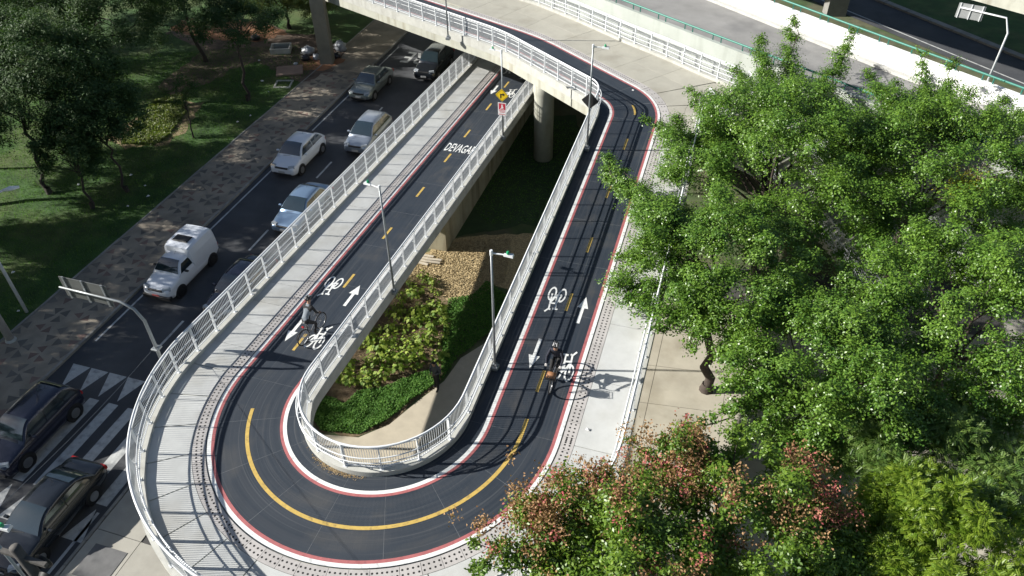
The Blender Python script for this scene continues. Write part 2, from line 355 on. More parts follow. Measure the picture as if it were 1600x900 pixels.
# lower pavement between the road and the ramp
g = G(); g.sheet([(-18.7, -20), (-9, -20), (-9, 8.2), (-16.2, 9.6), (-17.3, 14), (-18.2, 30), (-18.5, 30), (-18.7, 14)], .10); pv = struct(g.build('pavement', JOINT))
def slab_grid(parent, x0, x1, y0, y1, nx, ny, z, m, clip=None, gap=.012, zf=None):
    dx, dy = (x1-x0)/nx, (y1-y0)/ny
    for i in range(nx):
        for j in range(ny):
            a, b, c, d = x0+i*dx+gap, x0+(i+1)*dx-gap, y0+j*dy+gap, y0+(j+1)*dy-gap
            if clip and not clip((a+b)/2, (c+d)/2): continue
            g = G(); zz = [(zf(x, y) if zf else z) for x, y in ((a, c), (b, c), (b, d), (a, d))]; t = .05
            g.add([(a, c, zz[0]-t), (b, c, zz[1]-t), (b, d, zz[2]-t), (a, d, zz[3]-t), (a, c, zz[0]), (b, c, zz[1]), (b, d, zz[2]), (a, d, zz[3])], [(3,2,1,0),(4,5,6,7),(0,1,5,4),(1,2,6,5),(2,3,7,6),(3,0,4,7)])
            g.build('slab', m, parent)
slab_grid(pv, -18.68, -9.5, -2, 14, 5, 8, .125, PAVE, clip=lambda x, y: math.hypot(x-XC, y-YC) > 8.9)
for i in range(24):
    link_copy(k0, 'kerb_stone', pv, (-18.775, -6+i, 0), random.uniform(-.005, .005))
g = G(); g.box(-18.3, 8.3, .126, -17.0, 9.5, .14); g.build('shadow_plate', mat('shadow_grey', (.12, .12, .12), .7, .2), pv)  # dark plate standing in for the shadow area on this pavement

# lawn of the park and its bare paths
g = G(); g.sheet([(-29.55, -30), (-29.55, 160), (-300, 160), (-300, -30)], .13); lawn = struct(g.build('lawn', LAWN))
def blob(name, pts, z, m, jag=.35, kind='structure'):
    """irregular ground patch through the given outline"""
    out = []; n = len(pts)
    for i in range(n):
        a, b = Vector(pts[i]), Vector(pts[(i+1) % n]); k = max(2, int((b-a).length/.45))
        for j in range(k):
            p = a.lerp(b, j/k); q = Vector((p.x, p.y, 0)); p = p+Vector((noise.noise(q*1.3), noise.noise(q*1.3+Vector((9, 4, 2)))))*jag; out.append((p.x, p.y))
    g = G(); g.sheet(out, z); o = g.build(name, m); o['kind'] = kind; return o
def px2(pts, z): return [tuple(at(x, y, z)[:2]) for x, y in pts]
blob('dirt_path', px2([(262, 52), (300, 28), (420, 36), (455, 52), (500, 55), (540, 80), (515, 112), (470, 130), (400, 96), (360, 110), (330, 128), (270, 150), (245, 135), (290, 100), (320, 78)], .13), .136, BRSOIL, .5)
blob('red_earth', px2([(262, 48), (290, 28), (400, 34), (452, 52), (400, 66), (330, 62), (300, 56)], .13), .142, REDSOIL, .5)
blob('red_earth', px2([(470, 92), (520, 82), (540, 95), (505, 112), (470, 108)], .13), .142, REDSOIL, .4)
blob('dirt_path', px2([(235, 170), (275, 150), (315, 160), (300, 190), (262, 228), (190, 232), (165, 215), (205, 190)], .13), .136, mat('dry_earth', (.23, .17, .10), .95, .25, 2, .5, 12), .5)

# ================================================================== RAMP AND BRIDGE
ramp = thing('cycle_ramp', 'dark blue-grey cycle ramp in a hairpin loop with pale walkway, rising to a concrete footbridge', 'ramp')
W_END = S_END
ED = 5.43
strip('deck', 0, S_BEND-.3, -.16, ED-.02, -.03, .25, CONC2, ramp)
strip('deck', S_BEND-.3, W_END, -.16, lambda s: outer_d(s)+.28, -.03, .75, CONC2, ramp)
strip('beam', 2, S_ARC0+2, 1.6, 4.0, -.28, .45, CONC2, ramp)
strip('beam', S_ARC0+2, S_BEND, 1.3, 4.0, -.28, .6, CONC2, ramp)
# dark riding surface in cast panels
def panels(s0, s1, step):
    n = max(1, round((s1-s0)/step)); return [(s0+(s1-s0)*i/n, s0+(s1-s0)*(i+1)/n) for i in range(n)]
for a, b in panels(4, S_ARC0, 3.0)+panels(S_ARC0, S_ARC1, 1.12)+panels(S_ARC1, S_BEND, 3.0)+panels(S_BEND, S_BEND+1.48, .74)+panels(S_BEND+1.48, W_END, 3.2):
    strip('path_panel', a+.004, b-.004, .12, D_WOUT1, 0, .03, PATH, ramp)
    jw = .0035 if S_ARC0 <= b <= S_ARC1 else .007
    strip('joint_seal', b-jw, b+jw, .13, D_ROUT0, .0018, .02, SEAL, ramp)
def slabs(s0, s1, step, m, d0=D_WK0, d1=D_WK1):
    for a, b in panels(s0, s1, step): strip('walkway_slab', a+.008, b-.008, d0, d1, .004, .034, m, ramp)
slabs(4, S_ARC0, 1.32, CONC); slabs(S_ARC0, S_ARC1, .56, CONC); slabs(S_ARC1, S_BEND-.3, 3.0, CONC)
for a, b in panels(S_BEND-.3, S_BEND+1.5, .45)+panels(S_BEND+1.5, W_END, 2.4):
    for lo, hi2 in ((0, .5), (.5, 1)):
        f0 = (lambda k: (lambda s: D_WK0+(outer_d(s)-D_WK0)*k+.006))(lo); f1 = (lambda k: (lambda s: D_WK0+(outer_d(s)-D_WK0)*k-.006))(hi2)
        strip('deck_slab', a+.008, b-.008, f0, f1, .004, .034, DECKC, ramp, .8)
# drain covers with their two rows of holes
hol = G(); ncov = 0
s = 4.0
random.seed(3)
while s < S_BEND+16:
    scale_out = 1.0
    if S_ARC0 < s < S_ARC1: scale_out = RI/(RI+3.5)
    ln = random.choice([.62, .86, .62, .9])*scale_out
    e = s+ln
    if ncov < 280: strip('drain_cover', s+.006*scale_out, e-.006*scale_out, D_DR0, D_DR1, .006, .036, DRAIN, ramp); ncov += 1
    nh = 6 if ln/scale_out > .7 else 4
    if s < 5 or True:
        for j in range(nh):
            for d in (D_DR0+.13, D_DR0+.29):
                c = pt(s+ln*(j+.5)/nh, d, .009); hh = head(s)
                ring_ = [(c.x+.036*math.cos(t+hh), c.y+.036*math.sin(t+hh), c.z) for t in [k*math.pi/3 for k in range(6)]]
                hol.add(ring_, [(0, 1, 2, 3, 4, 5)])
    s = e
hol.build('drain_hole', HOLE, ramp, kind='stuff')
# painted lines
strip('white_line', 4, S_END, D_WIN0, D_WIN1, .006, .004, WHITEP, ramp); strip('red_line', 4, S_END, D_WIN1, D_RIN1, .006, .004, REDP, ramp)
strip('red_line', 4, S_END, D_ROUT0, D_ROUT1, .006, .004, REDP, ramp); strip('white_line', 4, S_END, D_ROUT1, D_WOUT1-.02, .006, .004, WHITEP, ramp)
DC = 1.96
def dash(a, b): strip('yellow_dash', a, b, DC-.055, DC+.055, .006, .004, YELP, ramp)
for y in (44.25, 40.6, 36.7, 33.55, 29.7, 25.7, 21.8, 17.65, 48.2): dash(sl_(y+.5), sl_(y-.5))
strip('yellow_line', S_ARC0+.8, sr_(16.0), DC-.062, DC+.062, .006, .004, YELP, ramp)
for y in (17.7, 21.8, 25.36, 29.25, 33.3): dash(sr_(y-.5), sr_(y+.5))
dash(S_BEND+.25, S_BEND+.72)
# kerb parapets that carry the railings
strip('inner_parapet', 2, W_END, -.18, .12, .22, .50, PARAP, ramp)
strip('outer_parapet', 2, S_BEND+.05, ED-.30, ED, .14, .46, PARAP, ramp)
def poly_wall(name, pts, half, z0, z1, m, parent):
    g = G(); L_, R_ = [], []
    for i, p in enumerate(pts):
        a = Vector(pts[max(0, i-1)]); b = Vector(pts[min(len(pts)-1, i+1)]); d = (b-a).normalized(); n = Vector((d.y, -d.x)); q = Vector(p)
        L_.append(q-n*half); R_.append(q+n*half)
    poly = [(v.x, v.y) for v in L_]+[(v.x, v.y) for v in reversed(R_)]
    g.prism(poly, z0, z1); return g.build(name, m, parent)
FARL = [OUTER[i] for i in range(2, 10)]
ZD = zR(36.6)
poly_wall('outer_parapet', FARL, .15, ZD-.5, ZD+.16, PARAP, ramp)
# abutment under the lower leg, piers, bridge column
g = G()
a = [(-13.1, 29.94), (-16.9, 29.94), (-16.9, 60), (-13.1, 60)]
g.add([(x, y, -1.2) for x, y in a]+[(x, y, zL(y)-.29) for x, y in a], [(3,2,1,0),(4,5,6,7),(0,1,5,4),(1,2,6,5),(2,3,7,6),(3,0,4,7)]); g.build('abutment', WALLC, ramp)
g = G(); g.lathe([(.60, -1.2), (.60, 3.2), (.66, 3.5), (.66, ZD-.77)], (-10.72, 40.85, 0), 24); g.build('column', CONC2, ramp, smooth=True)
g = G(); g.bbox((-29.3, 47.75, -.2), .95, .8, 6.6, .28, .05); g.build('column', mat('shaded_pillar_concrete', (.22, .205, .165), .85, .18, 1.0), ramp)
for s_, d_ in ((S_ARC0+4.5, 2.9), (S_ARC1+15.5, 2.6)):
    p = pt(s_, d_); g = G(); g.lathe([(.4, -1.3), (.4, p.z-.85)], (p.x, p.y, 0), 20); g.build('pier', CONC2, ramp, smooth=True)

# painted symbols (flat paint 4 mm proud, local x across / y forward)
def on_ramp(obj, s, d, rz_extra=0.0, dz=.0065):
    p = pt(s, d, dz); h = head(s); gr = (zs(s+.3)-zs(s-.3))/.6
    f = Vector((math.cos(h), math.sin(h), gr)).normalized(); r = Vector((math.sin(h), -math.cos(h), 0)); u = r.cross(f)
    M = Matrix(((r.x, f.x, u.x, p.x), (r.y, f.y, u.y, p.y), (r.z, f.z, u.z, p.z), (0, 0, 0, 1))) @ Matrix.Rotation(rz_extra, 4, 'Z')
    obj.matrix_world = M; return obj
def arrow_obj():
    g = G(); g.sheet([(-.065, -.72), (.065, -.72), (.065, .12), (.21, .12), (0, .74), (-.21, .12), (-.065, .12)], 0); return g.build('arrow_marking', WHITEP, ramp)
def bike_symbol():
    g = G()
    def ann(cx, cy, rx, ry, wd, n=20):
        vs = []; 
        for k in range(n):
            t = 2*math.pi*k/n; vs += [(cx+rx*math.cos(t), cy+ry*math.sin(t), 0), (cx+(rx-wd)*math.cos(t), cy+(ry-wd*1.2)*math.sin(t), 0)]
        g.add(vs, [(2*k, 2*((k+1) % n), 2*((k+1) % n)+1, 2*k+1) for k in range(n)])
    def bar(x0, y0, x1, y1, wd, z=.0004):
        d = Vector((x1-x0, y1-y0)).normalized()*wd/2; n = Vector((-d.y, d.x)); g.sheet([(x0-n.x, y0-n.y), (x0+n.x, y0+n.y), (x1+n.x, y1+n.y), (x1-n.x, y1-n.y)][::-1], z)
    ann(-.24, -.36, .20, .38, .075); ann(.24, -.36, .20, .38, .075)
    bar(-.24, -.36, -.10, .10, .08, .0008); bar(-.10, .10, .16, .14, .08, .0012); bar(.24, -.36, .15, .42, .08, .0016); bar(-.10, .10, .0, -.32, .08, .002); bar(.0, -.32, .17, .1, .08, .0024); bar(-.24, -.36, .0, -.32, .08, .0028)
    bar(-.10, .10, -.14, .38, .08, .0032); bar(-.26, .40, -.02, .40, .09, .0036); bar(.15, .42, .30, .62, .08, .004); bar(.06, .46, .18, .44, .08, .0044)
    g.v = [(x*.82, y*1.06, z) for x, y, z in g.v]; return g.build('bicycle_marking', WHITEP, ramp)
LLANE, RLANE = 1.42, 2.55   # offsets on the right leg: left lane (towards camera), right lane (away)
for s, d, r in ((sr_(18.9), LLANE, math.pi), (sr_(21.5), RLANE, 0), (sl_(18.25), 2.53, 0), (sl_(20.9), 1.36, math.pi), (sl_(43.2), 2.45, 0), (sl_(46.2), 1.36, math.pi)): on_ramp(arrow_obj(), s, d, r)
for s, d, r in ((sr_(21.7), LLANE, math.pi), (sr_(18.7), RLANE+.08, 0), (sl_(21.1), 2.5, 0), (sl_(18.2), 1.42, math.pi), (sl_(43.1), 1.32, math.pi), (sl_(46.6), 2.5, 0)): on_ramp(bike_symbol(), s, d, r)
tx = text_mesh('DEVAGAR', WHITEP, 'lettering', ramp, (0, 0, 0), 1.7, .98); on_ramp(tx, sl_(34.8), 1.66, math.pi)

# ------------------------------------------------------------------ railings
def railing(name, label, curve, n_bays, length, base=.30, hand=-1, group='white steel railings of the cycle ramp'):
    """curve(t) -> (point on deck level, heading); t in metres; hand = side of the path (+1 right of heading)"""
    r = thing(name, label, 'railing', (0, 0, 0), 0, group); dt = length/n_bays; TOP = 1.33
    def at_(t, z, off=0.0):
        p, h = curve(t); return Vector((p.x+math.sin(h)*off, p.y-math.cos(h)*off, p.z+z))
    ts = list(np.linspace(0, length, n_bays*4+1))
    def run(nm, z, rad, off): G().tube([at_(t, z, off) for t in ts], rad, 6).build(nm, STEELW, r, smooth=True)
    run('top_rail', TOP, .042, 0); run('handrail', .98, .021, hand*.16); run('handrail', .74, .021, hand*.16)
    for i in range(n_bays+1):
        t = i*dt; p, h = curve(t); c = at_(t, base); g = G()
        M = Matrix.Translation(c) @ Matrix.Rotation(h, 4, 'Z')
        g.box(-.017, -.045, 0, .017, .045, TOP-base-.03, M); g.box(-.07, -.07, 0, .07, .07, .014, M)
        for z in (.98, .74): g.box(-.01, -.16 if hand > 0 else .03, z-base-.01, .01, -.03 if hand > 0 else .16, z-base+.01, M)
        g.build('post', STEELW, r)
    for i in range(n_bays):
        g = G(); a, b = i*dt+.03, (i+1)*dt-.03; A, B = at_(a, 0), at_(b, 0); nb = max(7, int(dt/.085)); hh = math.atan2(B.y-A.y, B.x-A.x); off = hand*.0
        for z in (base+.08, 1.22):
            d = (B-A); nrm = Vector((-math.sin(hh), math.cos(hh), 0))*.016; zz = Vector((0, 0, z)); u = Vector((0, 0, .032))
            vs = [A+zz-nrm, A+zz+nrm, B+zz+nrm, B+zz-nrm]; vs += [v+u for v in vs]
            g.add(vs, [(0,1,2,3),(7,6,5,4),(0,4,5,1),(1,5,6,2),(2,6,7,3),(3,7,4,0)])
        for j in range(nb):
            c = A.lerp(B, (j+.5)/nb); M = Matrix.Translation(c) @ Matrix.Rotation(hh, 4, 'Z'); o = len(g.v)
            vs = [M @ Vector(p) for p in ((-.0075,-.005,base+.11),(.0075,-.005,base+.11),(.0075,.005,base+.11),(-.0075,.005,base+.11),(-.0075,-.005,1.22),(.0075,-.005,1.22),(.0075,.005,1.22),(-.0075,.005,1.22))]
            g.add(vs, [(0,1,5,4),(1,2,6,5),(2,3,7,6),(3,0,4,7)])
        g.build('bar_panel', STEELW, r)
    return r
def ramp_curve(s0, d):
    return lambda t: (pt(s0+t, d), head(s0+t))
# inner railing (arc-length along the reference line)
L_in = S_END-4-8
railing('railing', 'white railing along the inside of the hairpin loop and the front of the footbridge', ramp_curve(6, 0.0), int(L_in/1.2), L_in, base=.22, hand=1)
# outer railing: parametrise by true length
def outer_curve():
    ss = np.arange(6, S_BEND+.26+.01, .05); P = np.array([pt(s, ED-.15) for s in ss]); L = np.concatenate([[0], np.cumsum(np.hypot(np.diff(P[:, 0]), np.diff(P[:, 1])))])
    return (lambda t: (pt(float(np.interp(t, L, ss)), ED-.15), head(float(np.interp(t, L, ss))))), L[-1]
oc, oL = outer_curve()
railing('railing', 'white railing around the outer edge of the hairpin ramp beside the pale walkway', oc, int(oL/1.2), oL, base=.14, hand=-1)
def poly_curve(pts, z):
    P = np.array(pts, float); L = np.concatenate([[0], np.cumsum(np.hypot(np.diff(P[:, 0]), np.diff(P[:, 1])))])
    def f(t):
        x, y = np.interp(t, L, P[:, 0]), np.interp(t, L, P[:, 1]); x2, y2 = np.interp(t+.05, L, P[:, 0]), np.interp(t+.05, L, P[:, 1]); x1, y1 = np.interp(t-.05, L, P[:, 0]), np.interp(t-.05, L, P[:, 1])
        zz = np.interp(t, L, z) if not np.isscalar(z) else z
        return Vector((x, y, zz)), math.atan2(y2-y1, x2-x1)
    return f, L[-1]
fc, fL = poly_curve(FARL, ZD-.14)
railing('railing', 'white railing along the far edge of the footbridge, in front of the viaduct wall', fc, int(fL/1.25), fL, hand=-1)

# ================================================================== RAISED TERRACE, STAIRS, VIADUCT
LOWP = mat('plaza_concrete', (.40, .37, .30), .85, .12, .8, .2, 40, orand=.05, col2=(.30, .27, .21), c2scale=.7, c2lo=.5, c2hi=.75)
g = G(); g.sheet([(-4.2, -12), (40, -12), (40, 39), (-4.2, 32)], -1.02); plaza = struct(g.build('plaza_pavement', JOINT))
for i in range(6):
    for j in range(15):
        x0, y0 = -4.1+i*3.1, 4.0+j*2.3; gp = .01; c = [(x0+gp, y0+gp), (x0+3.1-gp, y0+gp), (x0+3.1-gp, y0+2.3-gp), (x0+gp, y0+2.3-gp)]; c = [(x, y+.12*(x+1)) for x, y in c]
        if y0 > 27 and x0 > -5: continue
        g = G(); g.prism(c, -1.05, -.985); g.build('slab', LOWP, plaza)
g = G(); g.sheet([(14.4, -12), (40, -12), (40, 39), (14.4, 36)], -.99); struct(g.build('lower_pavement', PAVE))

# stairs running down beside the viaduct
sdv = Vector((.83, -.56, 0)).normalized(); snv = Vector((.56, .83, 0)).normalized()
stairs = thing('staircase', 'concrete staircase dropping from the footbridge behind the leafy crown', 'stairs')
A0 = Vector((-1.12, 37.75, ZD))
for k in range(38):
    off = sdv*(.30*k+.0+(1.3 if k >= 18 else 0)); z = ZD-.165*(k+1); p = A0+off
    ln = .31+(1.3 if k == 17 else 0)
    q = [p, p+sdv*ln, p+sdv*ln+snv*3.1, p+snv*3.1]
    g = G(); g.prism([(v.x, v.y) for v in q], z-.32, z); g.build('step', CONC2, stairs)
for off_n, lab in ((0.0, 'white handrail on the near side of the staircase'), (3.15, 'white handrail on the far side of the staircase by the viaduct')):
    b0 = A0+snv*off_n; pts = [(b0+sdv*t) for t in (0, 5.4, 6.7, 12.6)]; zz = [ZD-.14, ZD-3.1, ZD-3.1, ZD-6.3]
    f, L = poly_curve([(p.x, p.y) for p in pts], 0.0)
    Pl = np.array([[p.x, p.y] for p in pts]); LL = np.concatenate([[0], np.cumsum(np.hypot(np.diff(Pl[:, 0]), np.diff(Pl[:, 1])))])
    cf = (lambda f, LL, zz: (lambda t: (Vector((f(t)[0].x, f(t)[0].y, float(np.interp(t, LL, zz)))), f(min(max(t, .06), LL[-1]-.06))[1])))(f, LL, zz)
    railing('stair_railing', lab, cf, 10, LL[-1], base=.05, hand=(1 if off_n == 0 else -1), group='railings of the staircase')

# viaduct: near wall, carriageway, white far parapet, green rails
ZV = 5.6
def vp(px, py, z): v = at(px, py, z); return (v.x, v.y)
def extend(a, b, t): return (a[0]+(b[0]-a[0])*t, a[1]+(b[1]-a[1])*t)
nA, nB = vp(952, 0, ZV+1), vp(1208, 98, ZV+1); fA, fB = vp(1198, 0, ZV+1.1), vp(1594, 148, ZV+1.1)
nL = [extend(nA, nB, t) for t in (-3.2, -1.5, 0, 1, 2.2, 3.4)]; fLn = [extend(fA, fB, t) for t in (-2.6, -1.2, 0, 1, 1.5, 2)]
via = thing('viaduct', 'grey road viaduct with pale green-grey near wall and bright white far parapet', 'viaduct')
g = G(); g.prism(nL+fLn[::-1], ZV-1.1, ZV); g.build('carriageway', mat('worn_concrete_road', (.25, .245, .235), .85, .14, .5, .3, 60, col2=(.17, .168, .165), c2scale=.45, c2lo=.45, c2hi=.7), via)
poly_wall('near_wall', [(x-.05, y-.1) for x, y in nL], .14, -.2, ZV+1.0, GREYW, via)
poly_wall('far_parapet', fLn, .14, ZV-.8, ZV+1.1, WHITEW, via)
kl = [(x-.30, y-.42) for x, y in fLn]; poly_wall('kerb', kl, .18, ZV+.001, ZV+.16, mat('viaduct_kerb', (.42, .415, .39), .8, .15), via)
def green_rail(pts, z, label):
    r = thing('guard_rail', label, 'guard rail', group='green guard rails of the viaduct'); G().tube([(x, y, z) for x, y in pts], .055, 8).build('rail', GREENP, r, smooth=True)
    for a, b in zip(pts[:-1], pts[1:]):
        n = int(math.hypot(b[0]-a[0], b[1]-a[1])/1.8)
        for i in range(n):
            for e in (0, .28):
                t = (i+e)/n; x, y = a[0]+(b[0]-a[0])*t, a[1]+(b[1]-a[1])*t
                g = G(); g.box(x-.03, y-.03, z-.34, x+.03, y+.03, z); g.build('bracket', BLACKP if pts is nL else GREENP, r)
green_rail([(x+.02, y-.02) for x, y in nL], ZV+1.32, 'thin green guard rail on the viaduct wall behind the footbridge')
green_rail([(x+.02, y+.02) for x, y in fLn], ZV+1.45, 'green guard rail on top of the white viaduct parapet')
for t in (.15, 1.3):
    p = extend(nL[3], fLn[3], .5); q = extend(nL[2], fLn[2], .5); c = extend(p, q, t); g = G(); g.bbox((c[0], c[1], -.3), 1.4, 2.2, ZV-.8, math.radians(-33), .1); g.build('pillar', CONC2, via)
# street behind the viaduct, its verge, the next viaduct with its pillar
n0, n1 = [vp(1320, 22, 0), vp(1590, 135, 0)], [vp(1365, 0, 0), vp(1600, 95, 0)]
g = G(); g.sheet([extend(*n0, -6), extend(*n0, 4), extend(*n1, 5), extend(*n1, -7)], .006); street = struct(g.build('back_road', ASPH))
g = G(); a, b = extend(*n0, -6), extend(*n0, 4); g.sheet([(a[0]+.5, a[1]+.7), (b[0]+.5, b[1]+.7), (b[0]+.4, b[1]+.58), (a[0]+.4, a[1]+.58)][::-1], .011); g.build('edge_line', ROADW, street)
for i in range(26):
    t0 = -1.2+i*.16; p, q = extend(*n1, t0), extend(*n1, t0+.155); g = G(); d = Vector((q[0]-p[0], q[1]-p[1], 0)).normalized(); n = Vector((-d.y, d.x, 0))
    if n.y < 0: n = -n
    a, b = Vector((*p, 0)), Vector((*q, 0)); c = [a, b, b+n*.6, a+n*.6]; g.prism([(v.x, v.y) for v in c], -.1, .16); g.build('kerb_stone', KERB, street)
g = G(); a, b = extend(*n1, -7), extend(*n1, 5); g.sheet([(a[0]+.3, a[1]+.62), (b[0]+.3, b[1]+.62), (b[0]+20, b[1]+26), (a[0]+20, a[1]+26)], .1); verge = struct(g.build('verge', LAWN))
far = thing('pillared_viaduct', 'second viaduct on a grey rectangular pillar beyond the back road', 'viaduct')
pc = vp(1303, 25, 0); g = G(); g.bbox((pc[0], pc[1]+.5, -.2), 1.6, 1.1, 7.3, math.radians(16), .08); g.build('pillar', mat('grey_pillar', (.2, .195, .18), .85, .15), far)
tv, nv = Vector((.83, -.56)), Vector((.56, .83))
def nt_(n_, t_): v = nv*n_+tv*t_; return (v.x, v.y)
g = G(); g.prism([nt_(51, -80), nt_(51, 10), nt_(62, 10), nt_(62, -80)], 7.1, 8.3); g.build('deck', CONC2, far)
# low grey building edge, top right corner
g = G(); a = at(1480, 2, .1); g.box(a.x+1.5, a.y+4, 0, a.x+16, a.y+6, 1.5); lw = g.build('low_wall', mat('grey_render', (.24, .25, .24), .85, .12)); tag(lw, 'low grey wall beyond the grass verge behind the back road', 'wall')

# ================================================================== LAMP POSTS, SIGNS
def lamp_post(base, h, label, arm=(1, 0), group='slim galvanised lamp posts on the ramp railings'):
    r = thing('lamp_post', label, 'lamp post', base, 0, group)
    G().tube([(0, 0, 0), (0, 0, h*.5), (0, 0, h)], [.048, .042, .036], 10).build('pole', GALV, r, smooth=True)
    g = G(); g.bbox((0, 0, -.16), .26, .26, .17, 0, .02); g.bbox((0, 0, .01), .14, .14, .12, 0, .02); g.build('base_plate', GALV, r)
    a = Vector((arm[0], arm[1], 0)).normalized()
    g = G(); g.lathe([(.05, h-.16), (.055, h-.1), (.055, h+.02), (.04, h+.05)], (0, 0, 0), 10); g.build('cap', STEELW, r)
    G().tube([(0, 0, h-.07), (a.x*.30, a.y*.30, h-.06), (a.x*.42, a.y*.42, h-.06)], .026, 6).build('arm', STEELW, r)
    rz = math.atan2(a.y, a.x); c = a*.56; hd = G(); M = Matrix.Translation((c.x, c.y, h-.05)) @ Matrix.Rotation(rz, 4, 'Z')
    hd.add([M @ Vector(p) for p in ((-.16,-.05,-.04),(.16,-.085,-.045),(.16,.085,-.045),(-.16,.05,-.04),(-.15,-.04,.025),(.14,-.07,.035),(.14,.07,.035),(-.15,.04,.025))], [(3,2,1,0),(4,5,6,7),(0,1,5,4),(1,2,6,5),(2,3,7,6),(3,0,4,7)])
    hd.build('lamp_head', STEELW, r)
    g = G(); g.lathe([(.05, h), (.055, h+.05), (.03, h+.10)], (c.x-a.x*.02, c.y-a.y*.02, 0), 8); g.build('photocell', mat('green_photocell', (.01, .30, .12), .4, .05), r)
    return r
PH = 5.13
lA = lamp_post(pt(sl_(21.6), -.24, .14), PH, 'lamp post on the lower leg beside the arrow marking, near the cyclist in grey', (-1, .25))
lB = lamp_post(pt(sr_(17.8), .24, .16), PH, 'lamp post at the inner railing beside the cyclist in dark clothes', (1, .05))
lC = lamp_post(pt(sr_(32.3), .24, .16), PH, 'lamp post with a dark diamond sign back at the top of the ramp', (1, .05))
lD = lamp_post(pt(sl_(36.6), -.24, .14), PH, 'lamp post carrying the yellow diamond sign and the red sign', (-1, .25))
bq = at(700, 54, ZD+.3); lE = lamp_post((bq.x, bq.y, ZD+.14), PH, 'lamp post standing at the front railing of the footbridge', (1, .2))
for l, ss_, dd in ((lB, sr_(17.8), .24), (lC, sr_(32.3), .24)): pass
def diamond(parent, name, z, half, front, y=-.07, rim=None):
    r = parent; g = G(); M = Matrix.Translation((0, y, z)) @ Matrix.Rotation(math.pi/4, 4, 'Y')
    def rr(hs, c): # rounded square outline
        o = []
        for sx, sz, a0 in ((1, 1, 0), (-1, 1, 90), (-1, -1, 180), (1, -1, 270)):
            for k in range(4): t = math.radians(a0+k*30); o.append((sx*(hs-c)+c*math.cos(t), sz*(hs-c)+c*math.sin(t)))
        return o
    P = rr(half, .06); n = len(P)
    g.add([M @ Vector((x, 0, zz)) for x, zz in P]+[M @ Vector((x, .006, zz)) for x, zz in P], [tuple(range(n)), tuple(range(2*n-1, n-1, -1))]+[(i, n+i, n+(i+1) % n, (i+1) % n) for i in range(n)])
    return g.build(name, front, r)
YS = mat('yellow_sign_face', (.78, .53, .01), .45, .04, 4); BS = mat('black_sign_paint', (.012, .012, .012), .5, 0); RS = mat('red_sign_face', (.50, .025, .05), .45, .05); WS = mat('white_sign_face', (.72, .70, .70), .5, .05)
sg = thing('warning_sign', 'yellow diamond sign with a black bent arrow turning to the viewer\'s right', 'sign', lD.location)
diamond(sg, 'sign_plate', 2.62, .27, YS)
g = G()
for P in ([(-.10, -.17), (-.04, -.17), (-.04, .02), (.05, .02), (.05, .08), (-.10, .08)], [(.05, -.05), (.17, .05), (.05, .15)]): g.add([(x, -.079, 2.62+z) for x, z in P], [tuple(range(len(P)))])
g.build('arrow', BS, sg)
for q in range(4):
    t = q*math.pi/2; M = Matrix.Translation((0, -.0775, 2.62)) @ Matrix.Rotation(math.pi/4+t, 4, 'Y'); g = G(); g.add([M @ Vector(p) for p in ((-.235, 0, .228), (.235, 0, .228), (.235, 0, .24), (-.235, 0, .24))], [(0, 1, 2, 3)]); g.build('border', BS, sg)
rs = thing('notice_sign', 'white sign with a red field and white figure below the yellow diamond', 'sign', lD.location)
g = G(); g.box(-.24, -.075, 1.42, .24, -.068, 2.18); g.build('sign_plate', WS, rs)
g = G(); g.box(-.19, -.079, 1.76, .19, -.0755, 2.13); g.build('red_field', RS, rs)
g = G(); 
for P in ([(-.05, 1.98), (.05, 1.98), (.09, 1.86), (.02, 1.88), (.10, 1.79), (.04, 1.79), (0, 1.86), (-.06, 1.79), (-.11, 1.79), (-.04, 1.90)], [(-.035, 2.0), (.035, 2.0), (.05, 2.035), (.035, 2.07), (-.035, 2.07), (-.05, 2.035)]): g.add([(x, -.0815, z) for x, z in P], [tuple(range(len(P)))])
g.build('figure', WS, rs)
g = G()
for z, wd in ((1.68, .17), (1.60, .15), (1.46, .20)): g.add([(-wd, -.079, z), (wd, -.079, z), (wd, -.079, z+.035), (-wd, -.079, z+.035)], [(0, 1, 2, 3)])
g.build('print_line', RS, rs)
cs = thing('warning_sign', 'dark back of a diamond sign on the lamp post at the top of the ramp', 'sign', lC.location)
diamond(cs, 'sign_plate', 2.42, .30, mat('dark_sign_back', (.02, .02, .022), .6, .1), y=.075)
# overhead sign gantry above the road (seen from behind)
gt = thing('sign_gantry', 'bent grey gantry pole reaching over the road with a blank board back', 'gantry', (-18.35, 15.0, .1))
G().tube([(0, 0, 0), (0, 0, 3), (0, 0, 5.7), (-.25, 0, 6.2), (-.75, 0, 6.42), (-2.0, 0, 6.45), (-3.3, 0, 6.48)], [.08, .068, .058, .052, .047, .042, .036], 10).build('pole', GALV, gt, smooth=True)
g = G(); g.box(-3.25, .10, 6.0, -1.25, .13, 6.9); g.build('board', mat('board_back', (.10, .105, .10), .6, .12, 3), gt)
for x in (-3.05, -2.25, -1.4):
    g = G(); g.box(x-.04, .06, 5.95, x+.04, .098, 6.95); g.build('bracket', GALV, gt)
g = G(); g.bbox((0, 0, 0), .4, .4, .04, 0, .01); g.bbox((0, 0, 4.3), .28, .28, .10, 0, .02); g.build('flange', GALV, gt)
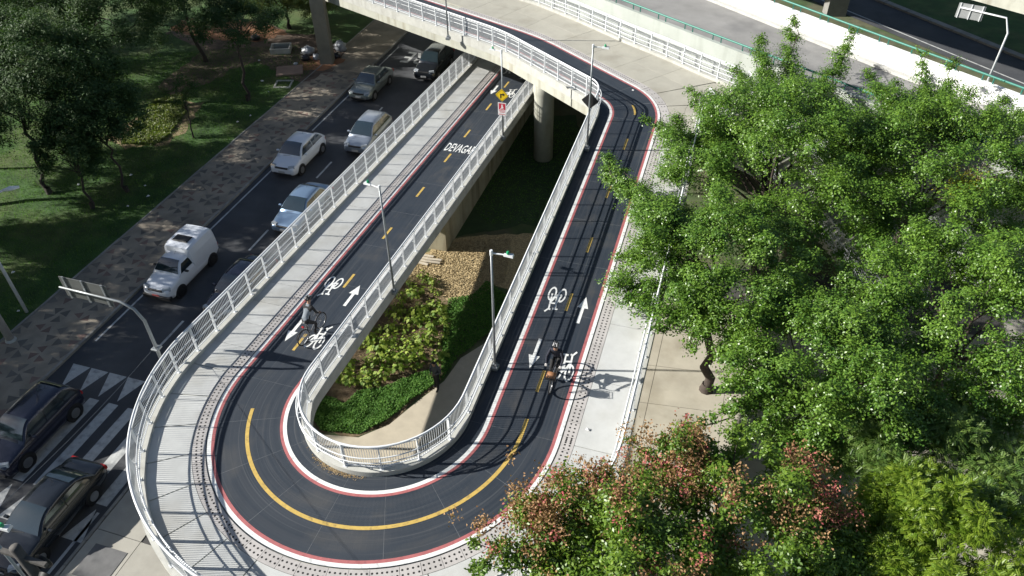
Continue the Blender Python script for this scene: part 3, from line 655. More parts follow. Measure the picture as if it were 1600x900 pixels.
# street lamps in the park and the pole by the lawn edge
pl = thing('street_pole', 'thick pale concrete pole standing at the lawn edge on the mosaic pavement', 'pole', (-29.05, 16.85, .12))
G().tube([(0, 0, 0), (0, 0, 4), (0, 0, 9.5)], [.17, .155, .13], 12).build('shaft', mat('pale_pole', (.42, .40, .37), .8, .15, 3), pl, smooth=True)
G().lathe([(.24, 0), (.24, .05), (.18, .12)], (0, 0, 0), 12).build('foot', PARAP, pl)
sp = at(30, 292, 6.5); b0 = Vector((sp.x-1.6, sp.y-1.4, .13))
st = thing('street_lamp', 'pale curved arm of a park street lamp entering over the lawn', 'street lamp', b0)
G().tube([(0, 0, 0), (0, 0, 4.5), (.15, .13, 5.7), (.6, .5, 6.2), (1.15, 1.0, 6.36)], [.08, .07, .06, .05, .05], 8).build('pole', STEELW, st, smooth=True)
hd = G(); hd.tube([(1.1, .96, 6.36), (1.35, 1.18, 6.38), (1.6, 1.4, 6.37)], [.05, .11, .06], 8); hd.build('lamp_head', STEELW, st, smooth=True)
# top right gantry
bs = at(1543, 127, ZV+1.1); tg = thing('sign_gantry', 'pale bent gantry pole on the white parapet with a grey board', 'gantry', bs)
up = []
for (px, py), z in (((1543, 127), ZV+1.1), ((1577, 40), 8.9)): up.append(z)
G().tube([(0, 0, 0), (0, 0, 2.5), (-.3, .09, 3.2), (-2.3, .66, 3.3)], [.055, .048, .042, .036], 8).build('pole', STEELW, tg, smooth=True)
M = Matrix.Translation((-1.75, .5, 3.2)) @ Matrix.Rotation(math.radians(-16), 4, 'Z')
g = G(); g.box(-.70, .06, -.40, .50, .09, .30, M); g.build('board', mat('grey_board', (.28, .29, .29), .6, .1), tg)
for x in (-.6, -.1, .4):
    g = G(); g.box(x-.02, .02, -.42, x+.02, .058, .32, M); g.build('bracket', STEELW, tg)

# utility pole at the lower left corner, with cable coils and a lamp of its own
u0 = at(42, 880, 8.6); up_ = thing('utility_pole', 'dark utility pole with coiled cables in front of the black sedan', 'pole', (u0.x, u0.y, .1))
DK = mat('weathered_pole', (.07, .065, .06), .85, .25, 5, .3, 20)
G().tube([(0, 0, 0), (0, 0, 5), (0, 0, 9.15)], [.16, .13, .11], 10).build('shaft', DK, up_, smooth=True)
for k, (dx, dy, z) in enumerate(((.32, .1, 8.5), (.5, -.12, 8.25))):
    g = G()
    for j in range(4): g.ring((dx, dy+.02*j, z), .17+.01*j, .018, 'Y', 18, 5)
    g.build('cable_coil', BLACKP, up_, smooth=True)
g = G(); g.box(-.55, -.05, 8.7, .65, .05, 8.8); g.build('crossarm', DK, up_)
lp = at(12, 826, 8.9); lf = lamp_post((lp.x-.62, lp.y-.1, .1), 8.9, 'lamp post with a green photocell at the corner by the black sedan', (1, .15), group='lamp posts by the lower road')
g = G(); A, B = Vector((lp.x-.62, lp.y-.1, 8.95)), Vector((-18.4, 15.0, 4.5)); g.tube([A.lerp(B, t)-Vector((0, 0, .15*math.sin(math.pi*t))) for t in np.linspace(0, 1, 12)], .006, 4)
cb = g.build('overhead_cable', mat('grey_cable', (.30, .30, .30), .6, 0)); tag(cb, 'thin grey cable strung above the zebra crossing', 'cable')

# ================================================================== VEHICLES (local: front towards -y, ground at z = 0)
def paint(name, col, metal=0.0, rough=.28):
    return mat(name, col, rough, .03, 2, metal=metal, coat=.8, coord='obj')
def lerp(a, b, t): return a+(b-a)*t
def car(name, label, cat, x, y_axle, P, body, rz=0.0):
    """P: L, W, wb, oh (front overhang), belt, hood, deck, roof, y1..y4 (cabin stations from the front), r wheel"""
    L, W, wb, oh, r = P['L'], P['W'], P['wb'], P['oh'], P.get('r', .31)
    c = thing(name, label, cat, (x, y_axle, .006), rz, 'cars on the road')
    hw = W/2; Y0 = -oh; Y1 = L-oh                       # front axle at y = 0
    belt, hood, deck, roof = P['belt'], P['hood'], P['deck'], P['roof']; y1, y2, y3, y4 = [v-oh for v in P['cab']]
    # lower body: lofted rings
    st = [(Y0, .80, .42, .50, hood-.28), (Y0+.05, .88, .26, .20, hood-.17), (Y0+.28, .965, .2, .19, hood-.09), (Y0+.6, 1.0, .2, .2, hood-.04), (y1-.05, 1.0, .2, .2, hood+.04), (y1+.45, 1.0, .2, .2, belt), (lerp(y1, y4, .5), 1.0, .2, .2, belt+.01), (y4-.25, 1.0, .2, .2, belt+.03), (max(y4+.02, Y1-.42), .985, .22, .22, deck), (Y1-.12, .93, .26, .24, deck-.04), (Y1, .84, .40, .34, deck-.16)]
    g = G(); rings = []
    for y, k, zb, _, zt in st:
        w = hw*k; zm = lerp(zb, zt, .5)
        half = [(0, zb), (w*.72, zb), (w*.95, zb+.05), (w, zm-.08), (w*.995, zm+.08), (w*.955, zt-.07), (w*.86, zt-.012), (w*.45, zt+.014), (0, zt+.02)]
        rings.append([(px, y, pz) for px, pz in half]+[(-px, y, pz) for px, pz in half[-2:0:-1]])
    n = len(rings[0]); vs = [p for q in rings for p in q]
    fs = [(i*n+j, i*n+(j+1) % n, (i+1)*n+(j+1) % n, (i+1)*n+j) for i in range(len(rings)-1) for j in range(n)]+[tuple(range(n-1, -1, -1)), tuple((len(rings)-1)*n+j for j in range(n))]
    g.add(vs, [tuple(reversed(f)) for f in fs]); b = g.build('body', body, c, smooth=True); md = b.modifiers.new('s', 'SUBSURF'); md.levels = md.render_levels = 1
    # cabin
    wb_, wr = hw*.93, hw*.70
    def Hc(y):
        if y <= y2: t = max(0, (y-y1)/(y2-y1)); return belt-.02+(roof-belt+.02)*math.sin(min(1, t)*math.pi/2)**.92
        if y <= y3: return roof+.025*math.sin(math.pi*(y-y2)/(y3-y2))
        t = min(1, (y-y3)/(y4-y3)); return belt+.0+(roof-belt)*math.cos(t*math.pi/2)**.8
    def wc(z): return wb_+(wr-wb_)*min(1, max(0, (z-belt)/(roof-belt)))
    ys = [y1, lerp(y1, y2, .25), lerp(y1, y2, .5), lerp(y1, y2, .75), y2, lerp(y2, y3, .33), lerp(y2, y3, .66), y3, lerp(y3, y4, .3), lerp(y3, y4, .6), lerp(y3, y4, .85), y4]
    g = G(); rings = []
    for y in ys:
        z = Hc(y); w = wc(z); half = [(wb_, belt-.12), (lerp(wb_, w, .5), lerp(belt-.02, z, .5)), (w+.0, z-.05), (w-.06, z-.008), (w*.5, z+.012), (0, z+.018)]
        rings.append([(px, y, pz) for px, pz in half]+[(-px, y, pz) for px, pz in half[-2::-1]])
    n = len(rings[0]); vs = [p for q in rings for p in q]; fs = [(i*n+j, (i+1)*n+j, (i+1)*n+j+1, i*n+j+1) for i in range(len(rings)-1) for j in range(n-1)]
    g.add(vs, fs); g.build('cabin', P.get('cabmat', body), c, smooth=True)
    def patch(nm, ya, yb, k, m=GLASS, steps=8, lift=.014):
        g = G(); vs = []
        for i in range(steps+1):
            y = lerp(ya, yb, i/steps); z = Hc(y); w = wc(z)*k
            e = .06 if False else 0
            for q in (-1, -.6, 0, .6, 1): vs.append((q*(w-.05), y, z+.018*(1-abs(q)*.9)+lift))
        g.add(vs, [(i*5+j, i*5+j+1, (i+1)*5+j+1, (i+1)*5+j) for i in range(steps) for j in range(4)]); return g.build(nm, m, c, smooth=True)
    if P.get('ws', True): patch('windshield', lerp(y1, y2, .10), lerp(y1, y2, .93), .98)
    if P.get('rear', True): patch('rear_window', lerp(y3, y4, .16), lerp(y3, y4, .82), .92)
    # side windows
    inv_f = lambda z: next((y for y in np.linspace(y1, y2, 60) if Hc(y) >= z), y2); inv_r = lambda z: next((y for y in np.linspace(y4, y3, 60) if Hc(y) >= z), y3)
    z0, z1 = belt+.035, roof-.11
    for sgn in (-1, 1):
        cuts = P['win']
        for (ta, tb) in cuts:
            g = G(); rows = []; zm = (belt-.02+roof)/2; xm = (wb_+wr)/2
            for z in (z0, zm, z1):
                fa, fb = inv_f(z)+.12, inv_r(z)-.14; ya, yb = lerp(fa, fb, ta)+.02, lerp(fa, fb, tb)-.02
                w = lerp(wb_, xm, (z-(belt-.12))/(zm-(belt-.12))) if z <= zm else lerp(xm, wr, (z-zm)/(roof-.05-zm))
                rows += [(sgn*(w+.014), lerp(ya, yb, q/3), z) for q in range(4)]
            f_ = [(r*4+i, r*4+i+1, r*4+i+5, r*4+i+4) for r in range(2) for i in range(3)]
            g.add(rows, f_ if sgn > 0 else [tuple(reversed(q)) for q in f_]); g.build('side_window', GLASS, c)
        G().bbox((sgn*(hw+.07), y1+.42, belt+.01), .18, .10, .13, 0, .035).build('mirror', P.get('mirmat', body), c)
    # wheels
    for sgn in (-1, 1):
        for yy in (0, wb):
            G().lathe([(r+.055, -.02), (r+.06, .0), (r+.045, .012)], (0, yy, r), 20, 'X') if False else None
            g = G(); X = sgn*hw; g.lathe([(r+.07, min(X*.86, X*1.0)), (r+.07, max(X*.86, X*1.003))], (0, yy, r+.01), 22, 'X'); g.build('wheel_arch', BLACKP, c)
            wl = G(); a0, a1 = (hw-.2, hw+.012) if sgn > 0 else (-hw-.012, -hw+.2); wl.lathe([(r-.05, a0), (r, a0+.03), (r, a1-.03), (r-.05, a1)], (0, yy, r), 20, 'X'); wh = wl.build('wheel', RUBBER, c, smooth=False)
            g = G(); xo = sgn*(hw+.014); g.lathe([(r*.64, xo-.012), (r*.64, xo+.004), (r*.2, xo+.006)], (0, yy, r), 14, 'X') ; g.build('rim', P.get('rim', RIMM), wh)
    # face: lamps, grille, plate
    for sgn in (-1, 1):
        M = Matrix.Translation((sgn*hw*.70, Y0+.14, hood-.235)) @ Matrix.Rotation(sgn*.42, 4, 'Z'); g = G()
        g.add([M @ Vector(p) for p in ((-.20,-.06,0),(.19,-.04,.02),(.19,.1,.02),(-.20,.1,0),(-.18,0,.13),(.17,.03,.15),(.17,.14,.15),(-.18,.14,.13))], [(3,2,1,0),(4,5,6,7),(0,1,5,4),(1,2,6,5),(2,3,7,6),(3,0,4,7)]); g.build('headlight', LAMPG, c)
        G().bbox((sgn*hw*.74, Y1-.07, deck-.36), .26, .12, .22, 0, .03).build('tail_light', TAILR, c)
    G().bbox((0, Y0+.06, hood-.27), hw*.95, .10, .11, 0, .02).build('grille', BLACKP, c)
    G().bbox((0, Y0+.05, .26), hw*1.35, .12, .15, 0, .04).build('bumper_intake', P.get('bump', BLACKP), c)
    G().bbox((0, Y0-.025, .43), .40, .02, .13, 0, .004).build('number_plate', P.get('plate', mat('plate_grey', (.4, .4, .4), .5, .05)), c)
    G().tube([(0, y3-.15, roof+.02), (0, y3+.05, roof+.17)], .006, 4).build('aerial', BLACKP, c)
    G().tube([(-.35, y1+.02, belt+.035), (.12, y1+.09, belt+.07)], .012, 4).build('wiper', BLACKP, c)
    return c
HATCH = dict(L=4.0, W=1.72, wb=2.52, oh=.82, belt=.96, hood=.93, deck=.95, roof=1.48, cab=(.98, 1.90, 2.95, 3.90), win=((0, .52), (.52, 1)))
SEDAN = dict(L=4.25, W=1.70, wb=2.45, oh=.80, belt=.92, hood=.88, deck=.95, roof=1.40, cab=(1.05, 1.95, 2.95, 3.62), win=((0, .5), (.5, 1)))
SUV = dict(L=4.1, W=1.70, wb=2.55, oh=.80, r=.34, belt=1.04, hood=1.00, deck=1.04, roof=1.60, cab=(1.05, 1.85, 3.40, 4.0), win=((0, .4), (.4, .78), (.78, 1)))
MINI = dict(L=3.95, W=1.70, wb=2.5, oh=.80, belt=.98, hood=.95, deck=.98, roof=1.54, cab=(.80, 1.85, 3.2, 3.86), win=((0, .48), (.48, 1)))
WHT = paint('white_car_paint', (.66, .69, .74)); SILV = paint('silver_car_paint', (.27, .31, .37), .55, .3); SILB = paint('blue_silver_car_paint', (.20, .29, .42), .5, .3)
SILG = paint('grey_green_silver_paint', (.20, .235, .235), .55, .33); BLK = paint('black_car_paint', (.014, .017, .022), .1, .22); NAVY = paint('navy_car_paint', (.020, .022, .042), .2, .25)
hc = car('white_hatchback', 'white hatchback with black rear spoiler driving beside the mosaic pavement', 'car', -24.27, 33.35, HATCH, WHT)
g = G(); g.bbox((0, 2.42, 1.45), 1.12, .24, .045, 0, .018); g.build('spoiler', BLACKP, hc)
car('silver_minivan', 'silver compact car with large windshield beside the ramp railing, behind the white hatchback', 'car', -21.25, 36.75, MINI, SILV)
car('silver_sedan', 'dull silver sedan near the kerb by the litter-strewn pillar', 'car', -24.22, 43.36, SEDAN, SILG)
car('black_suv', 'shiny black car driving out from under the footbridge', 'car', -21.15, 47.5, dict(SUV, L=4.3, roof=1.60, win=((0, .5), (.5, 1))), BLK)
car('blue_sedan', 'blue-tinted silver sedan half hidden behind the ramp railing', 'car', -21.2, 28.2, dict(SEDAN), SILB)
car('dark_car', 'dark blue car almost hidden behind the ramp railing beside the white van', 'car', -20.75, 21.4, dict(SEDAN), NAVY)
car('dark_blue_suv', 'dark navy SUV with pale windshield crossing the zebra stripes', 'car', -23.85, 11.5, dict(SUV), NAVY)
car('black_sedan', 'long black sedan at the lower road corner beside the pavement', 'car', -20.42, 8.4, dict(SEDAN, L=4.5, W=1.72, wb=2.6, oh=.86, roof=1.40, belt=.92, deck=.98, cab=(1.15, 2.15, 3.0, 3.95)), BLK)
# white van: car front with a tall cargo box
VAN = dict(L=4.1, W=1.62, wb=2.58, oh=.78, r=.30, belt=1.02, hood=.98, deck=1.05, roof=1.52, cab=(1.0, 1.62, 2.05, 2.3), win=((.0, 1),), rear=False, plate=mat('red_plate', (.35, .06, .06), .5, .05), rim=BLACKP, mirmat=BLACKP, bump=BLACKP)
vn = car('white_van', 'white box-backed van with black roof hatch beside the mosaic pavement', 'van', -24.32, 21.82, VAN, WHT)
g = G(); rings = []
for y, k, zt in ((1.26, .80, 1.62), (1.34, .93, 1.80), (1.6, 1.0, 1.87), (2.6, 1.0, 1.90), (3.1, .97, 1.86), (3.24, .9, 1.74)):
    w_ = .80*k; half = [(.80*min(1, k+.05), .55), (.81*min(1, k+.05), .98), (w_*.99, 1.45), (w_*.90, zt-.07), (w_*.78, zt), (w_*.4, zt+.02), (0, zt+.025)]
    rings.append([(px, y, pz) for px, pz in half]+[(-px, y, pz) for px, pz in half[-2::-1]])
n = len(rings[0]); g.add([p for q in rings for p in q], [(i*n+j, (i+1)*n+j, (i+1)*n+j+1, i*n+j+1) for i in range(len(rings)-1) for j in range(n-1)]+[tuple(range(n)), tuple((len(rings)-1)*n+j for j in range(n-1, -1, -1))])
g.build('cargo_box', WHT, vn, smooth=False)
G().bbox((0, 1.92, 1.90), .86, .50, .07, 0, .035).build('roof_hatch', BLACKP, vn)
g = G(); g.box(-.83, -.60, .22, .83, -.72, .50); G().bbox((0, -.72, .24), 1.52, .20, .28, 0, .05).build('bumper', BLACKP, vn)
for sgn in (-1, 1): G().bbox((sgn*.80, 2.2, .62), .02, 1.7, .03, 0, .004).build('side_moulding', WHT, vn)

# ================================================================== PEOPLE AND BICYCLES
def skin_body(name, joints, edges, root, regions, mats, parent=None, sub=1):
    """joints: name -> (xyz, radius); one continuous skinned surface; regions: joint name -> material index"""
    names = list(joints); me = bpy.data.meshes.new(name); me.from_pydata([joints[n][0] for n in names], [(names.index(a), names.index(b)) for a, b in edges], [])
    o = bpy.data.objects.new(name, me); COL.objects.link(o); md = o.modifiers.new('skin', 'SKIN'); md.use_smooth_shade = True
    sv = me.skin_vertices[0].data
    for i, n in enumerate(names):
        r = joints[n][1]; sv[i].radius = r if isinstance(r, tuple) else (r, r); sv[i].use_root = (n == root)
    m2 = o.modifiers.new('sub', 'SUBSURF'); m2.levels = m2.render_levels = sub
    dg = bpy.context.evaluated_depsgraph_get(); dg.update(); nm = bpy.data.meshes.new_from_object(o.evaluated_get(dg)); bpy.data.objects.remove(o)
    nm.name = name; nm.materials.clear()
    for m in mats: nm.materials.append(m)
    P = [Vector(joints[n][0]) for n in names]
    seg = [(P[names.index(a)], P[names.index(b)], regions[b]) for a, b in edges]
    for p in nm.polygons:
        c = p.center; best = 9e9
        for a, b, k in seg:
            ab = b-a; t = min(1, max(0, (c-a).dot(ab)/max(1e-9, ab.length_squared))); d = (c-(a+ab*t)).length
            if d < best: best, bk = d, k
        p.material_index = bk; p.use_smooth = True
    o = bpy.data.objects.new(name, nm); COL.objects.link(o)
    if parent: o.parent = parent
    return o
SKIN = mat('skin', (.32, .19, .13), .6, .06); NAVYC = mat('navy_cloth', (.012, .014, .026), .85, .15, 20); BLKC = mat('black_cloth', (.012, .012, .013), .85, .15, 20); GREYC = mat('grey_cloth', (.17, .195, .22), .85, .12, 15)
DGREY = mat('dark_grey_cloth', (.075, .08, .09), .85, .15, 15); SHOE = mat('shoe_dark', (.03, .03, .03), .7, .1); WGLOVE = mat('pale_glove', (.5, .48, .46), .7, .05)
def hand_mesh(name, c, parent, m, bar=(1, 0, 0), side=1):
    """palm with four curled fingers and a thumb around a grip running along x"""
    g = G(); c = Vector(c); g.bbox(c+Vector((0, -.035, -.012)), .085, .075, .032, 0, .012)
    for k in range(4):
        x = -.033+.022*k; r = .0095; ln = (.9, 1.0, .96, .8)[k]
        g.tube([c+Vector((x, .0, .012)), c+Vector((x, .032*ln, .014)), c+Vector((x, .045*ln, -.008)), c+Vector((x, .032*ln, -.03)), c+Vector((x, .01, -.034))], [r, r, r*.95, r*.9, r*.75], 6)
    g.tube([c+Vector((side*-.04, -.03, 0)), c+Vector((side*-.055, 0, -.012)), c+Vector((side*-.03, .018, -.035))], [.012, .011, .008], 6)
    return g.build(name, m, parent, smooth=True)
def bicycle(label, loc, rz, frame_m, basket=False, rim_m=None):
    b = thing('bicycle', label, 'bicycle', loc, rz); R = .345; ry, fy = -.52, .55
    for y in (ry, fy):
        w_ = G(); w_.ring((0, y, R), R-.024, .027, 'X', 32, 6); wh = w_.build('wheel', RUBBER, b, smooth=True)
        g = G(); g.ring((0, y, R), R-.045, .009, 'X', 32, 5); g.build('rim', rim_m or RIMM, wh, smooth=True)
        g = G()
        for k in range(14):
            t = 2*math.pi*k/14; g.tube([(.02*(-1)**k, y, R), (0, y+(R-.05)*math.cos(t), R+(R-.05)*math.sin(t))], .0022, 3)
        g.tube([(-.05, y, R), (.05, y, R)], .02, 8); g.build('spokes', RIMM, wh)
    bb = (0, -.06, .29); st_ = (0, -.22, .80); hd1, hd2 = (0, .36, .86), (0, .41, .68)
    g = G(); g.tube([bb, st_], .016, 8); g.tube([st_, hd1], .016, 8); g.tube([bb, hd2], .02, 8); g.tube([hd2, hd1, (0, .345, .94)], .02, 8)
    for s in (-1, 1): g.tube([(s*.02, st_[1]+.02, .76), (s*.055, ry, R)], .009, 6); g.tube([(s*.03, bb[1], .29), (s*.055, ry, R)], .010, 6)
    g.tube([st_, (0, -.245, .93)], .013, 6); g.build('frame', frame_m, b, smooth=True)
    g = G()
    for s in (-1, 1): g.tube([hd2, (s*.05, .44, .60), (s*.055, fy, R)], .012, 6)
    g.build('fork', frame_m, b, smooth=True)
    g = G(); g.tube([(0, .345, .93), (0, .39, 1.0)], .016, 6); g.tube([(-.30, .34, 1.03), (-.16, .40, 1.01), (0, .40, 1.0), (.16, .40, 1.01), (.30, .34, 1.03)], .013, 6); g.build('handlebar', BLACKP, b, smooth=True)
    g = G(); g.add([(-.02, -.10, .95), (.02, -.10, .95), (.075, -.33, .955), (.05, -.37, .95), (-.05, -.37, .95), (-.075, -.33, .955), (0, -.12, .985), (.04, -.32, .99), (-.04, -.32, .99)], [(0,1,6),(1,2,7,6),(2,3,7),(3,4,8,7),(4,5,8),(5,0,6,8),(6,7,8),(5,4,3,2,1,0)]); g.build('saddle', BLACKP, b)
    g = G(); g.ring((.05, bb[1], bb[2]), .085, .008, 'X', 18, 5); g.tube([(.07, bb[1], .29), (.08, bb[1]+.10, .16)], .010, 6); g.tube([(-.07, bb[1], .29), (-.08, bb[1]-.10, .42)], .010, 6)
    g.box(.07, bb[1]+.06, .145, .17, bb[1]+.14, .17); g.box(-.17, bb[1]-.14, .405, -.07, bb[1]-.06, .43); g.build('crankset', BLACKP, b)
    g = G(); g.tube([(0, -.52-.0, .71), (0, -.80, .66), (0, -.87, .5)], .018, 5); g.build('mudguard', BLACKP, b)
    if basket:
        g = G(); q = [(-.17, .46), (.17, .46), (.19, .74), (-.19, .74)]
        for z in (.78, .86, .94, 1.0): g.tube([(x, y, z) for x, y in q]+[(q[0][0], q[0][1], z)], .008, 4)
        for i in range(4):
            a, c = Vector((*q[i], 0)), Vector((*q[(i+1) % 4], 0))
            for t in (0, .25, .5, .75): p = a.lerp(c, t); g.tube([(p.x, p.y, .76), (p.x, p.y, 1.0)], .006, 4)
        g.box(-.17, .46, .755, .17, .74, .77); g.build('basket', BLACKP, b)
        g = G(); g.bbox((0, .60, .79), .30, .24, .20, 0, .07); bg_ = g.build('bag', mat('brown_bag', (.30, .14, .06), .7, .2, 12), b, smooth=True)
    else:
        g = G(); g.bbox((0, -.42, .76), .10, .07, .08, 0, .02); g.build('rear_lamp', TAILR, b)
    return b
def cyclist(label, loc, rz, top, legs, hands_m, lean=.32, head_turn=0.0, helmet_m=None, arms=0):
    p = thing('person', label, 'person', loc, rz)
    hip = Vector((0, -.26, .99)); chest = Vector((0, -.26+lean, 1.42)); neck = Vector((0, -.20+lean, 1.55))
    J = {'hip': (hip, (.155, .12)), 'waist': (hip.lerp(chest, .5), (.145, .11)), 'chest': (chest, (.17, .12)), 'neck': (neck, .055), 'head0': (neck+Vector((0, .035, .09)), .07), 'head1': (neck+Vector((0, .045, .19)), .088), 'head2': (neck+Vector((0, .03, .26)), .06)}
    E = [('hip', 'waist'), ('waist', 'chest'), ('chest', 'neck'), ('neck', 'head0'), ('head0', 'head1'), ('head1', 'head2')]; Rg = {'waist': 0, 'chest': 0, 'neck': 0, 'head0': 2, 'head1': 2, 'head2': 2}
    for s, ft in ((-1, Vector((-.12, -.17, .48))), (1, Vector((.12, .03, .22)))):
        n = 'l' if s < 0 else 'r'; hj = hip+Vector((s*.10, .02, -.02)); kn = Vector((s*.13, hip.y+.42, ft.z+.43-(.02 if s < 0 else .06)))
        J.update({n+'h': (hj, .095), n+'th': (hj.lerp(kn, .5), .082), n+'kn': (kn, .062), n+'cf': (kn.lerp(ft, .35), .058), n+'an': (ft+Vector((0, -.03, .03)), .04), n+'toe': (ft+Vector((0, .13, -.015)), .042)})
        E += [('hip', n+'h'), (n+'h', n+'th'), (n+'th', n+'kn'), (n+'kn', n+'cf'), (n+'cf', n+'an'), (n+'an', n+'toe')]; Rg.update({n+'h': 1, n+'th': 1, n+'kn': 1, n+'cf': 1, n+'an': 1, n+'toe': 3})
        sh = chest+Vector((s*.18, .01, .05)); hd = Vector((s*.25, .34, 1.045)); el = sh.lerp(hd, .5)+Vector((s*.07, -.06, -.06))
        J.update({n+'sh': (sh, .066), n+'el': (el, .046), n+'wr': (hd+Vector((0, -.05, .012)), .032)}); E += [('chest', n+'sh'), (n+'sh', n+'el'), (n+'el', n+'wr')]; Rg.update({n+'sh': arms, n+'el': arms, n+'wr': arms})
    skin_body('body', J, E, 'hip', Rg, [top, legs, SKIN, SHOE], p, 2)
    for s in (-1, 1): hand_mesh('hand', (s*.25, .345, 1.052), p, hands_m, side=s)
    hc_ = J['head1'][0]+Vector((0, 0, .055)); g = G(); n = 16; prof = [(.125, -.02), (.128, .02), (.115, .06), (.085, .095), (.04, .113), (.005, .118)]
    vs = []
    for r_, h_ in prof:
        for j in range(n): t = 2*math.pi*j/n; vs.append((hc_.x+r_*.88*math.cos(t), hc_.y-.01+r_*1.15*math.sin(t), hc_.z+h_))
    g.add(vs, [(i*n+j, i*n+(j+1) % n, (i+1)*n+(j+1) % n, (i+1)*n+j) for i in range(len(prof)-1) for j in range(n)]+[tuple(range(n-1, -1, -1)), tuple(range(len(vs)-n, len(vs)))]); hm = g.build('helmet', helmet_m or BLACKP, p, smooth=True)
    for x in (-.05, 0, .05):
        g = G(); g.tube([(hc_.x+x*1.3, hc_.y+.115, hc_.z+.055), (hc_.x+x, hc_.y+.03, hc_.z+.118), (hc_.x+x*1.2, hc_.y-.12, hc_.z+.05)], .012, 5); g.build('helmet_stripe', mat('helmet_pale', (.55, .55, .55), .4, .05), hm)
    f = J['head1'][0]; g = G()
    for s in (-1, 1): g.lathe([(.003, -.004), (.011, 0), (.003, .004)], (f.x+s*.032, f.y+.088, f.z+.0), 8, 'Y')
    g.build('eye', BLACKP, p)
    g = G(); g.add([(f.x-.014, f.y+.085, f.z-.035), (f.x+.014, f.y+.085, f.z-.035), (f.x, f.y+.082, f.z+.012), (f.x, f.y+.112, f.z-.03)], [(0,1,3),(1,2,3),(2,0,3)]); g.build('nose', SKIN, p)
    g = G(); g.tube([(f.x-.025, f.y+.084, f.z-.065), (f.x, f.y+.09, f.z-.067), (f.x+.025, f.y+.084, f.z-.065)], .006, 5); g.build('mouth', mat('lips', (.25, .09, .08), .6, 0), p)
    return p
def place_ride(s, d, rz_extra):
    p = pt(s, d, .006); return p, head(s)-math.pi/2+rz_extra
p, rz = place_ride(sr_(17.95), 2.33, math.pi); p = Vector((-4.10, 17.86, pt(sr_(17.86), 2.4).z+.006))
bicycle('bicycle with a front basket and brown bag, ridden towards the viewer on the upper leg', p, math.pi+.02, mat('dark_frame_paint', (.02, .02, .025), .35, .05), True)
cyclist('cyclist in navy jacket and striped helmet riding towards the viewer', p, math.pi+.02, NAVYC, BLKC, WGLOVE, lean=.22)
p2 = Vector((-13.86, 18.15, pt(sl_(18.15), 1.55).z+.006))
bicycle('slim bicycle with red rear lamp, ridden uphill away from the viewer on the lower leg', p2, -.16, mat('grey_frame_paint', (.16, .16, .17), .35, .05), False)
cyclist('cyclist in grey shirt and dark helmet riding away from the viewer', p2, -.16, GREYC, BLKC, SKIN, lean=.34, arms=1)
# person standing on the garden path, looking down
pp = at(683, 607, -1.0); pr_ = thing('person', 'person in dark grey hoodie and black trousers standing on the shaded garden path', 'person', (pp.x, pp.y, -.985), -.3)
J = {'hip': (Vector((0, 0, .92)), (.15, .11)), 'waist': (Vector((0, .01, 1.1)), (.155, .12)), 'chest': (Vector((0, .0, 1.34)), (.175, .125)), 'neck': (Vector((0, -.03, 1.47)), .062), 'head0': (Vector((0, -.06, 1.54)), .08), 'head1': (Vector((0, -.075, 1.64)), .10), 'head2': (Vector((0, -.06, 1.72)), .07)}
E_ = [('hip', 'waist'), ('waist', 'chest'), ('chest', 'neck'), ('neck', 'head0'), ('head0', 'head1'), ('head1', 'head2')]; Rg = {'waist': 0, 'chest': 0, 'neck': 0, 'head0': 2, 'head1': 2, 'head2': 4}
for s, fy_ in ((-1, .10), (1, -.10)):
    n = 'l' if s < 0 else 'r'; J.update({n+'h': (Vector((s*.09, 0, .86)), .095), n+'kn': (Vector((s*.12, fy_*.5, .48)), .07), n+'an': (Vector((s*.14, fy_, .09)), .048), n+'toe': (Vector((s*.16, fy_-.15, .04)), .042)})
    E_ += [('hip', n+'h'), (n+'h', n+'kn'), (n+'kn', n+'an'), (n+'an', n+'toe')]; Rg.update({n+'h': 1, n+'kn': 1, n+'an': 1, n+'toe': 3})
    J.update({n+'sh': (Vector((s*.19, 0, 1.39)), .07), n+'el': (Vector((s*.27, .02, 1.13)), .055), n+'wr': (Vector((s*.10, -.20, 1.10)), .04)}); E_ += [('chest', n+'sh'), (n+'sh', n+'el'), (n+'el', n+'wr')]; Rg.update({n+'sh': 0, n+'el': 0, n+'wr': 0})
skin_body('body', J, E_, 'hip', Rg, [DGREY, BLKC, SKIN, SHOE, BLKC], pr_, 2)
for s in (-1, 1): hand_mesh('hand', (s*.07, -.24, 1.10), pr_, SKIN, side=s)
g = G(); g.tube([(-.17, -.10, 1.30), (-.13, -.02, 1.47), (0, .06, 1.50), (.13, -.02, 1.47), (.17, -.10, 1.30)], [.03, .05, .06, .05, .03], 8); g.build('hood', DGREY, pr_, smooth=True)

# ================================================================== VEGETATION
LFICUS = leaf_mat('ficus_leaf', (.034, .102, .012), (.185, .305, .040), .38, .18, .48)
LDARK = leaf_mat('dark_park_leaf', (.028, .066, .020), (.085, .135, .045), .62, .22, .25)
LFEATH = leaf_mat('feathery_leaf', (.055, .13, .022), (.18, .26, .06), .45, .26)
LYEL = leaf_mat('yellow_green_leaf', (.10, .19, .014), (.24, .32, .035), .45, .38)
LFLOW = leaf_mat('compound_leaf', (.045, .12, .012), (.20, .29, .03), .42, .26)
LPOD = leaf_mat('seed_pod', (.16, .085, .04), (.40, .25, .13), .7, .2, .2)
LPINK = leaf_mat('pink_pod', (.36, .08, .09), (.46, .17, .14), .7, .2, .2)
LGARD = leaf_mat('broad_garden_leaf', (.10, .19, .024), (.32, .39, .065), .6, .3, .3)
LCOVER = leaf_mat('ground_cover_leaf', (.05, .14, .02), (.14, .27, .05), .7, .28, .25)
LSHRUB = leaf_mat('shrub_leaf', (.09, .14, .03), (.22, .24, .08), .5, .3)

